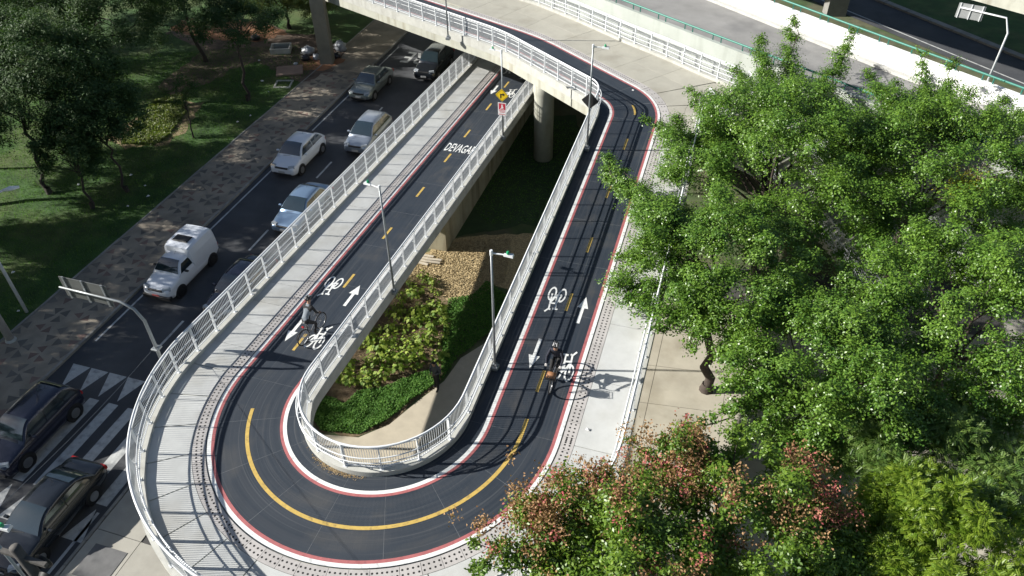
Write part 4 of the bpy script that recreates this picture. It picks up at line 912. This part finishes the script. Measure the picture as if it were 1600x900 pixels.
def leaf_mesh(name, C, A, Nn, ln, wd, fold, m, tint, parent=None, kind=None):
    n = len(C); A = A/np.linalg.norm(A, axis=1, keepdims=True); S = np.cross(A, Nn); S /= (np.linalg.norm(S, axis=1, keepdims=True)+1e-9); N2 = np.cross(S, A)
    ln = np.broadcast_to(ln, n)[:, None]; wd = np.broadcast_to(wd, n)[:, None]
    V = np.empty((n, 4, 3), np.float32)
    V[:, 0] = C-A*ln*.5; V[:, 1] = C+S*wd*.5+N2*fold*wd-A*ln*.04; V[:, 2] = C+A*ln*.5-N2*ln*.10; V[:, 3] = C-S*wd*.5+N2*fold*wd-A*ln*.04
    me = bpy.data.meshes.new(name); me.vertices.add(4*n); me.vertices.foreach_set('co', V.ravel()); me.loops.add(4*n); me.loops.foreach_set('vertex_index', np.arange(4*n, dtype=np.int32))
    me.polygons.add(n); me.polygons.foreach_set('loop_start', np.arange(0, 4*n, 4, dtype=np.int32)); me.polygons.foreach_set('loop_total', np.full(n, 4, np.int32))
    ms = m if isinstance(m, (list, tuple)) else [m]
    for q in ms: me.materials.append(q)
    at_ = me.attributes.new('tint', 'FLOAT', 'FACE'); at_.data.foreach_set('value', np.clip(tint, 0, 1).astype(np.float32)); me.update(calc_edges=True)
    o = bpy.data.objects.new(name, me); COL.objects.link(o)
    if parent: o.parent = parent
    if kind: o['kind'] = kind
    return o
def rdir(n, rng):
    v = rng.normal(size=(n, 3)); return v/np.linalg.norm(v, axis=1, keepdims=True)
def puff_leaves(P, R, per, rng, flat=.85, ln=.12, wr=.55, along=12):
    """each puff is a spray of leafy twigs fanning out from its heart; returns centres, axes, normals, lengths, tint"""
    ns = np.maximum(5, (per/along*(R/np.median(R))**1.7).astype(int)); k = np.repeat(np.arange(len(P)), ns); n = len(k)
    bias = rng.normal(size=(len(P), 3))*.35; d = rdir(n, rng)+np.array([0, 0, .28])+bias[k]; d /= np.linalg.norm(d, axis=1, keepdims=True)
    L = R[k]*(.75+.65*rng.random(n)); tw = rng.random(n); pt_ = rng.random(len(P)); Cs, As, Ns, Ls, Ts = [], [], [], [], []
    for j in range(along):
        f = .22+.8*(j+rng.random(n))/along; c = P[k]+d*(L*f)[:, None]*np.array([1, 1, flat])+rng.normal(size=(n, 3))*(ln*.62); c[:, 2] -= .10*L*f*f
        Nn = np.array([0, 0, 1.0])+d*.45+rdir(n, rng)*.75; A = rdir(n, rng)*.8+d*.6-np.array([0, 0, .3]); A -= Nn*((A*Nn).sum(1)/(Nn*Nn).sum(1))[:, None]
        Cs.append(c); As.append(A); Ns.append(Nn); Ls.append(ln*(.7+.6*rng.random(n))); Ts.append(.25*pt_[k]+.25*tw+.5*rng.random(n)**1.5)
    return np.concatenate(Cs), np.concatenate(As), np.concatenate(Ns), np.concatenate(Ls), np.concatenate(Ts)
def feather_sprays(P, R, per, rng, ln=.42, leaflets=9, lw=.11):
    k = np.repeat(np.arange(len(P)), np.maximum(4, (per*(R/np.median(R))**2).astype(int))); n = len(k); d = rdir(n, rng); d[:, 2] = np.abs(d[:, 2])*1.1-.25
    C0 = P[k]+d*(R[k]*(.4+.6*rng.random(n)**.5))[:, None]*np.array([1, 1, .6]); A0 = d*np.array([1, 1, .5])+rdir(n, rng)*.9; A0[:, 2] -= .15; A0 /= np.linalg.norm(A0, axis=1, keepdims=True)
    up = np.array([0, 0, 1.0])+rdir(n, rng)*.35; S = np.cross(A0, up); S /= np.linalg.norm(S, axis=1, keepdims=True); N0 = np.cross(S, A0); L = ln*(.7+.6*rng.random(n)); t0 = rng.random(n)
    Cs, As, Ns, Ls, Ts = [], [], [], [], []
    for j in range(leaflets):
        f = (j+.5)/leaflets
        for s in (-1, 1):
            a = S*s*.9+A0*.55-N0*.12; Cs.append(C0+A0*(L*f)[:, None]-N0*(L*f*f*.25)[:, None]+a*(lw*.5)); As.append(a); Ns.append(N0); Ls.append(np.full(n, lw)*(1.1-.5*abs(f-.4))); Ts.append(np.clip(t0*.8+rng.random(n)*.25, 0, 1))
    return np.concatenate(Cs), np.concatenate(As), np.concatenate(Ns), np.concatenate(Ls), np.concatenate(Ts)
def limb(g, a, b, r0, r1, rng, n=6, sag=.0, seg=7):
    a, b = Vector(a), Vector(b); pts = []; L = (b-a).length
    for i in range(n+1):
        t = i/n; p = a.lerp(b, t)+Vector((0, 0, sag*L*math.sin(math.pi*t)))
        if 0 < i < n: p += Vector(rng.normal(size=3))*L*.025
        pts.append(p)
    g.tube(pts, [r0+(r1-r0)*(i/n) for i in range(n+1)], seg, cap=False); return pts
def tree(name, label, base, centre, rad, n_puff, pr, leaf, style='leaf', per=700, ln=.12, wr=.55, seed=1, tips=(), tr=.22, bark=None, forks=1, group=None, cat='tree', low=-.35, shell_lo=.55, stem_top=None, puff_flat=.85, extra=None):
    rng = np.random.default_rng(seed); r = thing(name, label, cat, base, 0, group); base = Vector(base); c = Vector(centre)-base; rad = np.array(rad, float)
    d = rdir(n_puff*3, rng); d = d[d[:, 2] > low][:n_puff]; fr = (shell_lo+(1.02-shell_lo)*rng.random(len(d))**.6)[:, None]
    P = np.array(c)+d*fr*rad; R = pr*(.65+.7*rng.random(len(P)))
    tp = []
    for q, rr in tips:
        q = Vector(q)-base; a = c.lerp(q, .3)
        n_ = max(4, int((q-a).length/(pr*.75)))
        for i in range(n_):
            t = (i+1)/n_; p = a.lerp(q, t)+Vector(rng.normal(size=3))*.10*rr; tp.append((p, rr*(1.75-1.1*t)))
    if tp: P = np.vstack([P, np.array([tuple(p) for p, _ in tp])]); R = np.concatenate([R, [x for _, x in tp]])
    # trunk and limbs
    g = G(); top = Vector(stem_top)-base if stem_top else Vector((c.x*.75, c.y*.75, c.z-rad[2]*.45)); bk = bark or BARK
    limb(g, (0, 0, -.15), top, tr, tr*.62, rng, 7, 0, 9); g.add(*flare(tr))
    ends = [Vector(p) for p in P[rng.permutation(len(P))[:min(len(P), 15)]]]
    for e in ends:
        lo = Vector((0, 0, 0)).lerp(top, .72+.28*rng.random()); m_ = lo.lerp(e, .55)+Vector((0, 0, .12*(e-lo).length)); limb(g, lo, m_, tr*.34, tr*.16, rng, 4, .04, 6); limb(g, m_, e, tr*.16, tr*.05, rng, 3, .0, 5)
    for q, rr in tips: q = Vector(q)-base; limb(g, top, q, tr*.28, .012, rng, 7, .03, 5)
    g.build('trunk', bk, r, smooth=True)
    if style == 'leaf': C, A, N_, L, T = puff_leaves(P, R, per, rng, puff_flat, ln, wr)
    else: C, A, N_, L, T = feather_sprays(P, R, per, rng, ln*3.0, 7, ln)
    leaf_mesh('crown', C, A, N_, L, L*wr, .14, leaf, T, r)
    if extra: extra(r, P, R, rng)
    return r
def flare(tr):
    n = 9; vs = []; 
    for k, (rr, z) in enumerate(((tr*1.7, -.1), (tr*1.25, .12), (tr*1.02, .4))): vs += [(rr*math.cos(2*math.pi*j/n), rr*math.sin(2*math.pi*j/n), z) for j in range(n)]
    return vs, [(i*n+j, i*n+(j+1) % n, (i+1)*n+(j+1) % n, (i+1)*n+j) for i in range(2) for j in range(n)]

GZ = -1.0
def under(px, py, z, dx=0, dy=0): v = at(px, py, z); return (v.x+dx, v.y+dy, GZ)
def T_(px, py, z, r=.6): return (tuple(at(px, py, z)), r)
GF = 'broadleaf trees beside the upper leg'
def yellowed(r, P, R, rng):
    c = np.array(at(1505, 290, 7.6))-np.array(r.location); n = 900; C = c+rng.normal(size=(n, 3))*np.array([.34, .34, .26])
    leaf_mesh('yellowed_leaves', C, rdir(n, rng), np.array([0, 0, 1.0])+rdir(n, rng)*.7, .10, .055, .14, leaf_mat('yellowed_leaf', (.22, .24, .02), (.45, .40, .04), .4, .3), rng.random(n), r, 'stuff')
    g = G(); c = Vector(c)
    for k in range(22): d = Vector(rng.normal(size=3)); d.z = abs(d.z); d.normalize(); a = c+Vector((.5, .5, .1)); g.tube([a, a+d*.35+Vector(rng.normal(size=3))*.06, a+d*.8], [.014, .009, .004], 4, cap=False)
    g.build('bare_twigs', mat('pale_twig', (.30, .22, .15), .9, .1), r)
tree('ficus_tree', 'glossy green tree whose branches reach over the upper leg of the ramp', under(1120, 425, 5.5, .6), at(1120, 425, 5.6), (3.6, 3.8, 2.8), 125, .62, LFICUS, per=640, ln=.098, seed=11, group=GF, puff_flat=.62,
     tips=[T_(948, 246, 6.6), T_(945, 268, 6.2, .62), T_(968, 402, 5.8), T_(1000, 318, 6.3), T_(1010, 450, 5.6), T_(1035, 515, 5.2), T_(1000, 300, 7.0), T_(1085, 545, 5.0)])
tree('ficus_tree', 'tall green tree with upright shoots overlapping the grey viaduct road', under(1215, 270, 5.5), at(1215, 270, 5.8), (5.2, 5.6, 3.6), 180, .74, LFICUS, per=700, ln=.10, seed=12, group=GF, puff_flat=.62,
     tips=[T_(1240, 28, 8.4, .62), T_(1188, 58, 8.2, .62), T_(1190, 88, 8.0, .62), T_(1335, 52, 8.4, .62), T_(1080, 142, 6.8, .62), T_(1078, 160, 6.5, .62), T_(1010, 188, 6.5, .62), T_(1150, 105, 7.4, .62)])
tree('ficus_tree', 'broad green tree in front of the white parapet with a yellowish patch', under(1450, 285, 5.5), at(1450, 285, 5.8), (5.6, 5.8, 3.4), 195, .74, LFICUS, per=700, ln=.10, seed=13, extra=yellowed, group=GF, puff_flat=.62,
     tips=[T_(1440, 86, 8.2, .62), T_(1490, 98, 8.0, .62), T_(1355, 110, 7.8, .62), T_(1575, 150, 7.6, .62), T_(1395, 130, 7.9, .62)])
tree('ficus_tree', 'green tree between the plaza slabs and the pink-podded tree', under(1285, 585, 5.0), at(1280, 585, 5.2), (3.4, 3.4, 2.5), 115, .56, LFICUS, per=560, ln=.095, seed=14, group=GF, puff_flat=.62,
     tips=[T_(1130, 600, 5.4, .35), T_(1075, 667, 5.0, .26), T_(1160, 690, 5.2, .35)])
tree('ficus_tree', 'dense green tree at the frame edge below the broad tree with the yellowish patch', under(1510, 510, 5.0), at(1510, 510, 5.3), (4.6, 4.4, 2.9), 150, .62, LFICUS, per=640, ln=.098, seed=15, group=GF, puff_flat=.62, tips=[T_(1600, 420, 6.2, .62), T_(1400, 560, 6.0, .62)])
tree('feathery_tree', 'spreading dark green tree with feathery leaves and a forked dark trunk', under(1520, 775, -1.0), at(1420, 690, 4.6), (4.6, 2.6, 1.0), 70, .62, LFEATH, 'feather', per=170, ln=.068, wr=.36, seed=16, tr=.2, bark=BARKD, tips=[T_(1200, 680, 4.6, .62), T_(1215, 705, 4.4, .62), T_(1590, 640, 4.6, .62), T_(1595, 770, 4.4, .62)], stem_top=at(1520, 700, 2.6), low=-.6, shell_lo=.1)
def pods(seedpx):
    def f(r, P, R, rng):
        base = np.array(r.location); sel = P[P[:, 2] > np.percentile(P[:, 2], 25)]
        hub = sel[rng.integers(0, len(sel), 18)]; C0 = hub[rng.integers(0, 18, 230)]+rng.normal(size=(230, 3))*np.array([.36, .36, .18])+np.array([0, 0, .42]); kk = np.repeat(np.arange(230), 30); n = len(kk)
        C = C0[kk]+rng.normal(size=(n, 3))*np.array([.11, .11, .17]); pink = (rng.random(230) < .12)[kk]
        for nm, msk, m in (('seed_pods', ~pink, LPOD), ('pink_pods', pink, LPINK)):
            c = C[msk]; q = len(c); leaf_mesh(nm, c, rdir(q, rng), rdir(q, rng)+np.array([0, 0, .6]), .07+.03*rng.random(q), .055, .25, m, rng.random(q), r, 'stuff')
    return f
tree('podded_tree', 'tree with pink and tan seed pods reaching over the lower bend of the walkway', under(960, 850, 5.4, .6, -.6), at(980, 868, 5.4), (3.1, 2.6, 1.6), 64, .5, LFLOW, 'leaf', per=430, ln=.118, wr=.5, seed=17, tr=.17, extra=pods(1), group='pink-podded trees',
     tips=[T_(745, 850, 6.0, .3), T_(740, 885, 5.8, .3), T_(905, 742, 5.8, .3), T_(880, 785, 5.8, .35), T_(820, 800, 6.0, .35)], low=-.5, shell_lo=.3)
tree('podded_tree', 'tree with tan and pink seed pods in front of the feathery tree', under(1130, 800, 5.2), at(1140, 805, 5.3), (3.0, 2.7, 1.7), 64, .5, LFLOW, 'leaf', per=430, ln=.118, wr=.5, seed=18, tr=.17, extra=pods(2), group='pink-podded trees',
     tips=[T_(985, 690, 5.8, .3), T_(1060, 690, 5.8, .3), T_(1250, 740, 5.8, .35)], low=-.5, shell_lo=.3)
tree('yellow_green_tree', 'bright yellow-green bushy tree in the lower corner', under(1465, 850, 4.4), at(1465, 850, 4.6), (2.7, 2.3, 1.6), 66, .5, LYEL, 'feather', per=190, ln=.056, wr=.5, seed=19, tr=.15, low=-.5, shell_lo=.3, tips=[T_(1340, 800, 4.6, .5), T_(1380, 770, 4.7, .5), T_(1340, 870, 4.4, .5), T_(1550, 760, 4.8, .5), T_(1470, 752, 5.0, .35), T_(1590, 800, 4.8, .35)])
tree('podded_tree', 'small mixed green tree between the podded tree and the yellow-green tree', under(1290, 860, 4.4), at(1290, 862, 4.6), (1.7, 1.6, 1.3), 34, .45, LFLOW, 'leaf', per=430, ln=.118, wr=.5, seed=20, tr=.12, low=-.5, shell_lo=.3, group='pink-podded trees')

# park trees
GP = 'trees on the park lawn'
def g0(px, py): v = at(px, py, .13); return (v.x, v.y, .13)
def park(label, base, cz, rad, n, pr, seed, off=(0, 0), per=520, ln=.165, tips=(), tr=.16, stem=None, leaf=LDARK):
    return tree('park_tree', label, base, (base[0]+off[0], base[1]+off[1], cz), rad, n, pr, leaf, per=per, ln=ln, wr=.34, seed=seed, tips=tips, tr=tr, bark=BARKD, group=GP, low=-.55, stem_top=stem)
park('twin-stemmed dark tree leaning over the lit lawn at the frame edge', g0(78, 302), 6.0, (5.4, 4.8, 3.2), 190, .85, 31, (-1.8, 2.2), tr=.13)
park('small dark round tree on a single thin stem in front of the lawn', g0(145, 326), 3.6, (1.7, 1.7, 1.4), 40, .5, 32, (-.2, .2), per=260, ln=.17, tr=.08)
park('slender dark tree behind the small round one, beside the lit grass', g0(200, 300), 4.6, (2.7, 2.5, 1.9), 90, .65, 33, (-.9, .6), per=300, tr=.08)
park('big dark spreading tree with thick trunk at the middle of the park', g0(168, 168), 7.0, (7.2, 5.0, 3.6), 230, .9, 34, (-.6, 1.6), per=560, ln=.16, tr=.26)
park('leaning dark tree between the brown path and the sunlit red earth', g0(322, 96), 5.6, (4.2, 3.8, 2.2), 120, .75, 35, (-2.0, .9), per=330, tr=.14)
park('thin umbrella-shaped tree with bare forked branches on the lawn by the pavement', g0(388, 157), 4.9, (3.2, 2.8, 1.1), 70, .6, 36, (-.5, 1.6), per=230, ln=.17, tr=.11)
park('leafy tree on the red earth beside the bridge pillar', g0(452, 45), 3.0, (4.4, 2.8, 2.4), 130, .65, 37, (0, .3), per=420, ln=.16, tr=.13, leaf=LSHRUB)
park('sparse young tree by the yellowish ground cover', g0(303, 216), 3.0, (1.0, 1.0, .8), 12, .38, 38, (-.2, .4), per=120, ln=.15, tr=.05)
park('dark tree deepest in the park at the upper frame corner', (-56, 45, .13), 6.4, (6.6, 5.6, 4.0), 150, .95, 39, per=420, tr=.24)
park('dark tree behind the sunlit red earth', (-47.5, 58, .13), 5.2, (6.8, 4.6, 4.0), 150, .95, 40, per=420, tr=.22)
park('dark tree behind the leafy one on red earth', (-38.5, 61, .13), 4.6, (5.6, 4.0, 3.2), 110, .9, 41, per=420, tr=.22)
park('tall dark tree at the left frame edge above the twin-stemmed tree', (-52, 41, .13), 6.4, (6.4, 5.6, 3.6), 160, .95, 42, per=420, tr=.24)
# rows of park trees beyond the frame edge: only their shade reaches the picture
proto = tree('park_tree', 'park tree whose shade falls across the road', (-37.5, 19, .13), (-37.5, 19, 8.6), (4.3, 4.0, 2.6), 58, .95, LDARK, per=300, ln=.24, wr=.36, seed=43, bark=BARKD, group='shade trees outside the frame', tr=.2, low=-.5)
for x, y, k in ((-38.5, 9.5, 1.0), (-39.5, 1.5, .95), (-44, 14, 1.1), (-45, 24, 1.05), (-50, 6, 1.15), (-37.5, -7, .95), (-36.2, 13.5, .9), (-52, 16, 1.2), (-43.5, 18.5, .66), (-41.5, 12.5, .68), (-45.5, 27.5, .72), (-40.5, 22.3, .5)):
    if k == 0: continue
    c = proto.copy(); COL.objects.link(c); c.location = (x, y, .13); c.rotation_euler = (0, 0, x*1.7); c.scale = (k, k, k)
    for ch in proto.children: q = ch.copy(); COL.objects.link(q); q.parent = c

# ------------------------------------------------------------------ garden inside the loop
GAR = -1.03
blob('soil_bed', px2([(478, 640), (500, 676), (560, 682), (606, 662), (648, 626), (690, 596), (700, 560), (706, 470), (690, 440), (640, 430), (560, 470), (500, 560)], GAR), GAR+.012, SOIL, .25)
blob('gravel_bed', px2([(600, 430), (700, 372), (900, 360), (880, 470), (775, 445), (738, 470), (700, 470), (660, 440)], GAR), GAR+.016, GRAVEL, .3)
g = G(); pp_ = px2([(440, 705), (500, 679), (560, 684), (608, 664), (652, 628), (694, 596), (720, 560), (760, 535), (860, 600), (760, 780), (440, 790)], GAR); g.sheet(pp_, GAR+.022); gp_ = struct(g.build('garden_path', PALEPATH))
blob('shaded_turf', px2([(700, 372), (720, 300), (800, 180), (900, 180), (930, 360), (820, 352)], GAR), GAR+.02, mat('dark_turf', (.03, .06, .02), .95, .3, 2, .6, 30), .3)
def inside(p, poly):
    x, y = p; c = False; n = len(poly)
    for i in range(n):
        (x0, y0), (x1, y1) = poly[i], poly[(i+1) % n]
        if (y0 > y) != (y1 > y) and x < (x1-x0)*(y-y0)/(y1-y0)+x0: c = not c
    return c
def scatter(poly, n, rng):
    P = np.array(poly); lo, hi = P.min(0), P.max(0); out = []
    while len(out) < n:
        q = lo+(hi-lo)*rng.random(2)
        if inside(q, poly): out.append(q)
    return np.array(out)
rng = np.random.default_rng(5)
covA = px2([(480, 642), (502, 674), (560, 679), (602, 660), (645, 625), (688, 596), (684, 572), (640, 590), (600, 606), (560, 612), (540, 632), (505, 618)], GAR); covB = px2([(690, 596), (715, 560), (760, 525), (800, 470), (760, 440), (742, 460), (700, 470), (690, 540)], GAR)
def cover(poly, n, label, nm='ground_cover', h=.20, leaf=LCOVER, ln=.095):
    q = scatter(poly, n, rng); cl = np.array([noise.noise(Vector((a*1.6, b*1.6, 0))) for a, b in q]); z = GAR+.02+(h*.5+h*.8*cl)*(.25+.75*rng.random(n)); C = np.c_[q, z]
    Nn = np.array([0, 0, 1.0])+rdir(n, rng)*.7; A = rdir(n, rng); A[:, 2] *= .3
    o = leaf_mesh(nm, C, A, Nn, ln*(.7+.6*rng.random(n)), ln*.62, .1, leaf, rng.random(n)**1.3*.9+.1*cl); tag(o, label, 'ground cover', kind='stuff'); return o
cover(covA, 15000, 'dense green ground cover bordering the pale garden path')
cover(covB, 9000, 'shaded green ground cover along the right of the garden bed')
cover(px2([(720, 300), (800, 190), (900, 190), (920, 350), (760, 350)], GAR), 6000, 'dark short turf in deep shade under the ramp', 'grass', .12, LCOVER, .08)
# broad-leaved plants: a few shapes, copied as individuals
def plant_mesh(seed):
    r = np.random.default_rng(seed); n = 26; a = r.random(n)*6.28; rad = .07+.26*r.random(n)**.7; h = .12+.36*r.random(n)
    C = np.c_[rad*np.cos(a), rad*np.sin(a), h]; A = np.c_[np.cos(a), np.sin(a), -.2-.5*r.random(n)]; Nn = np.c_[.5*np.cos(a), .5*np.sin(a), np.ones(n)]+rdir(n, r)*.4
    L = .13+.12*r.random(n); o = leaf_mesh('foliage', C, A, Nn, L, L*.72, .10, LGARD, r.random(n)); g = G()
    for i in range(0, n, 2): g.tube([(0, 0, 0), (C[i, 0]*.6, C[i, 1]*.6, h[i]*.7), tuple(C[i])], .006, 4, cap=False)
    s = g.build('stem', mat('green_stem', (.10, .15, .04), .7, .1)); return o, s
pm = [plant_mesh(60+i) for i in range(5)]
bed = px2([(515, 600), (548, 560), (590, 510), (632, 450), (672, 432), (690, 470), (700, 520), (690, 566), (640, 585), (600, 600), (556, 606)], GAR); spots = []
while len(spots) < 92:
    q = scatter(bed, 1, rng)[0]
    if all((q[0]-a)**2+(q[1]-b)**2 > .075 for a, b in spots): spots.append(tuple(q))
for i, (x, y) in enumerate(spots):
    f, s = pm[i % 5]; t = thing('broadleaf_plant', 'light green broad-leaved plant in the sunlit soil bed', 'plant', (x, y, GAR+.012), random.uniform(0, 6.28), 'broad-leaved plants in the soil bed'); k = random.uniform(.55, 1.25); t.scale = (k, k, k*random.uniform(.8, 1.1))
    if i < 5: f.parent = t; s.parent = t
    else:
        for o in (f, s): c = o.copy(); COL.objects.link(c); c.parent = t
# straw mulch and pebbles
q = scatter(bed, 2600, rng); n = len(q); o = leaf_mesh('straw_mulch', np.c_[q, GAR+.03+.03*rng.random(n)], rdir(n, rng)*np.array([1, 1, .15]), np.tile([0, 0, 1.0], (n, 1))+rdir(n, rng)*.3, .16*(.6+.8*rng.random(n)), .02, .02, leaf_mat('dry_straw', (.22, .15, .07), (.42, .31, .17), .8, .05), rng.random(n)); tag(o, 'dry straw mulch between the garden plants', 'mulch', kind='stuff')
q = scatter(px2([(620, 432), (700, 378), (800, 372), (790, 440), (740, 465), (700, 465), (660, 440)], GAR), 9000, rng); n = len(q)
o = leaf_mesh('gravel', np.c_[q, GAR+.025+.02*rng.random(n)], rdir(n, rng)*np.array([1, 1, .3]), np.tile([0, 0, 1.0], (n, 1))+rdir(n, rng)*.6, .06+.05*rng.random(n), .06, .25, leaf_mat('pebble', (.32, .24, .12), (.60, .48, .28), .85, .0, .3), rng.random(n)); tag(o, 'yellowish gravel beside the abutment', 'gravel', kind='stuff')
# stack of planks by the abutment
pk = at(668, 403, GAR)
for i in range(6):
    g = G(); g.bbox((0, 0, 0), .85 if i % 2 == 0 else .8, .16, .05, 0, .006); o = g.build('plank', mat('weathered_plank', (.45, .40, .32), .8, .15, 3, orand=.1)); o.location = (pk.x+.02*i-.15+(.5 if i > 3 else 0), pk.y-.55+.22*i-(.7 if i > 3 else 0), GAR+.03+(.0 if i < 4 else .052)); o.rotation_euler = (0, 0, -.1+.05*i)
    tag(o, ('pale plank lying on the gravel, %s of the small pile by the abutment' % ['nearest', 'second nearest', 'third nearest', 'farthest flat one', 'upper front one', 'upper rear one'][i]), 'plank', 'loose planks on the gravel')

# ------------------------------------------------------------------ park floor: grass blades, yellowish cover, litter
rng = np.random.default_rng(8)
lawn_poly = [(-29.7, 13), (-29.7, 47), (-33, 50), (-46, 44), (-48, 30), (-38, 22), (-31, 13)]
q = scatter(lawn_poly, 60000, rng); n = len(q); A = rdir(n, rng)*np.array([.5, .5, 0])+np.array([0, 0, 1.0])
hgt = .07+.08*rng.random(n); o = leaf_mesh('grass', np.c_[q, .13+hgt*.45], A, rdir(n, rng), hgt, .022, .0, leaf_mat('grass_blade', (.035, .105, .012), (.10, .19, .03), .5, .35), rng.random(n)); tag(o, 'short green grass of the park lawn in dappled shade', 'grass', kind='stuff')
cp = px2([(190, 225), (215, 190), (240, 160), (285, 148), (292, 175), (262, 215), (240, 228)], .13); q = scatter(cp, 12000, rng); n = len(q)
o = leaf_mesh('undergrowth', np.c_[q, +.14+.22*rng.random(n)*(.4+.6*np.array([abs(noise.noise(Vector((a, b, 0)))) for a, b in q])*2)], rdir(n, rng), np.tile([0, 0, 1.0], (n, 1))+rdir(n, rng)*.6, .17*(.6+.8*rng.random(n)), .08, .1, LSHRUB, rng.random(n)); tag(o, 'yellowish undergrowth catching the sun beside the brown path', 'undergrowth', kind='stuff')
# litter
LIT = mat('white_litter', (.7, .7, .7), .7, .1); random.seed(21)
for i, (px, py) in enumerate(((123, 290), (205, 275), (228, 292), (232, 308), (200, 324), (410, 128), (420, 145), (405, 96), (372, 192), (392, 182), (22, 427), (30, 488))):
    v = at(px, py, .13); g = G(); a = random.uniform(0, 3); s_ = random.uniform(.06, .11)
    pts = [(s_*math.cos(a+k*1.26)*random.uniform(.6, 1.3), s_*math.sin(a+k*1.26)*random.uniform(.6, 1.3), random.uniform(0, .05)) for k in range(5)]
    g.add(pts+[(0, 0, .09)], [(k, (k+1) % 5, 5) for k in range(5)]+[(4, 3, 2, 1, 0)]); o = g.build('litter', LIT); o.location = (v.x, v.y, .19); tag(o, 'crumpled white scrap of litter on the shaded lawn', 'litter', 'scraps of litter on the lawn')
def lump(r, seed, sx=1, sy=1, sz=.8):
    g = G(); n, m = 9, 12; vs = []
    for i in range(n):
        ph = math.pi*i/(n-1)
        for j in range(m):
            t = 2*math.pi*j/m; d = Vector((math.sin(ph)*math.cos(t), math.sin(ph)*math.sin(t), math.cos(ph))); k = 1+.45*noise.noise(d*2.2+Vector((seed, 0, 0)))+.35*noise.noise(d*5+Vector((0, seed, 0))); vs.append((d.x*r*k*sx, d.y*r*k*sy, max(-.02, r*sz*.7+d.z*r*k*sz)))
    return g.add(vs, [(i*m+j, (i+1)*m+j, (i+1)*m+(j+1) % m, i*m+(j+1) % m) for i in range(n-1) for j in range(m)])
BAGW = mat('pale_plastic_bag', (.40, .42, .45), .35, .2, 6); BAGD = mat('dark_plastic_bag', (.03, .03, .035), .3, .2, 6); CARD = mat('cardboard', (.28, .20, .12), .8, .15)
for i, (px, py, r_, m_, lab) in enumerate(((482, 84, .55, BAGW, 'large pale rubbish bag against the bridge pillar'), (478, 94, .4, BAGD, 'black rubbish bag in front of the pale one by the pillar'), (495, 92, .35, BAGW, 'small pale rubbish bag close to the pillar foot'), (532, 78, .6, BAGW, 'pale rubbish heap behind the bridge pillar'), (526, 90, .35, BAGD, 'dark rubbish bag on the road side of the pillar'), (462, 100, .22, BAGW, 'flat pale bag on the earth in front of the rubbish'), (400, 62, .4, BAGD, 'dark rubbish bag on the red earth under the umbrella-shaped tree'))):
    v = at(px, py, .13); o = lump(r_*.85, i*3.1, 1.1, .9, .75 if i != 5 else .3).build('rubbish_bag', m_, smooth=True); o.location = (v.x, v.y, .13); o.rotation_euler = (0, 0, i); tag(o, lab, 'bag', 'rubbish by the bridge pillar')
v = at(453, 112, .13); g = G(); g.bbox((0, 0, 0), 1.9, 1.5, .16, .5, .03); o = g.build('concrete_slab', mat('reddish_slab', (.27, .19, .15), .85, .12)); o.location = (v.x, v.y, .13); tag(o, 'reddish concrete slab lying on the lawn before the rubbish', 'slab')
v = at(440, 80, .13); bx = thing('planter_box', 'open concrete box on the bare earth near the rubbish', 'box', (v.x, v.y, .13), .4)
for x0, y0, x1, y1 in ((-.75, -.6, .75, -.48), (-.75, .48, .75, .6), (-.75, -.478, -.63, .478), (.63, -.478, .75, .478)):
    g = G(); g.box(x0, y0, 0, x1, y1, .42); g.build('side', PARAP, bx)
v = at(443, 132, .13); o = lump(.01, 0).build('x', CARD) if False else None
fr = thing('manhole_frame', 'square concrete manhole frame sunk in the lawn by the pavement', 'manhole', (v.x, v.y, .13), .3)
for x0, y0, x1, y1 in ((-.6, -.6, .6, -.48), (-.6, .48, .6, .6), (-.6, -.478, -.48, .478), (.48, -.478, .6, .478)):
    g = G(); g.box(x0, y0, 0, x1, y1, .07); g.build('side', PARAP, fr)
# dry leaves swept against the inner kerb of the bend, paper scraps on the walkway
rng = np.random.default_rng(4); n = 260; ss_ = S_ARC0+S_ARC1; t = rng.normal(size=n)*.45+(S_ARC0+S_ARC1)/2-.6; d = .14+np.abs(rng.normal(size=n))*.07
C = np.array([tuple(pt(float(a), float(b), .012)) for a, b in zip(t, d)]); o = leaf_mesh('dry_leaves', C, rdir(n, rng)*np.array([1, 1, .1]), np.tile([0, 0, 1.0], (n, 1))+rdir(n, rng)*.4, .09, .02, .1, MATS['dry_straw'], rng.random(n)); tag(o, 'dry twigs and leaves swept against the inner kerb of the bend', 'leaves', kind='stuff')
for i, (px, py, lab) in enumerate(((918, 671, 'white paper scrap on the walkway beside the long yellow line'), (989, 141, 'tiny white scrap on the cycle path of the footbridge'))):
    zz = 4.12 if i == 0 else ZD; v = at(px, py, zz); g = G(); g.add([(-.06, -.04, 0), (.06, -.05, 0), (.07, .05, 0), (-.05, .05, 0), (0, 0, .05)], [(0,1,4),(1,2,4),(2,3,4),(3,0,4),(3,2,1,0)]); o = g.build('paper_scrap', LIT); o.location = (v.x, v.y, zz+.006); tag(o, lab, 'litter')
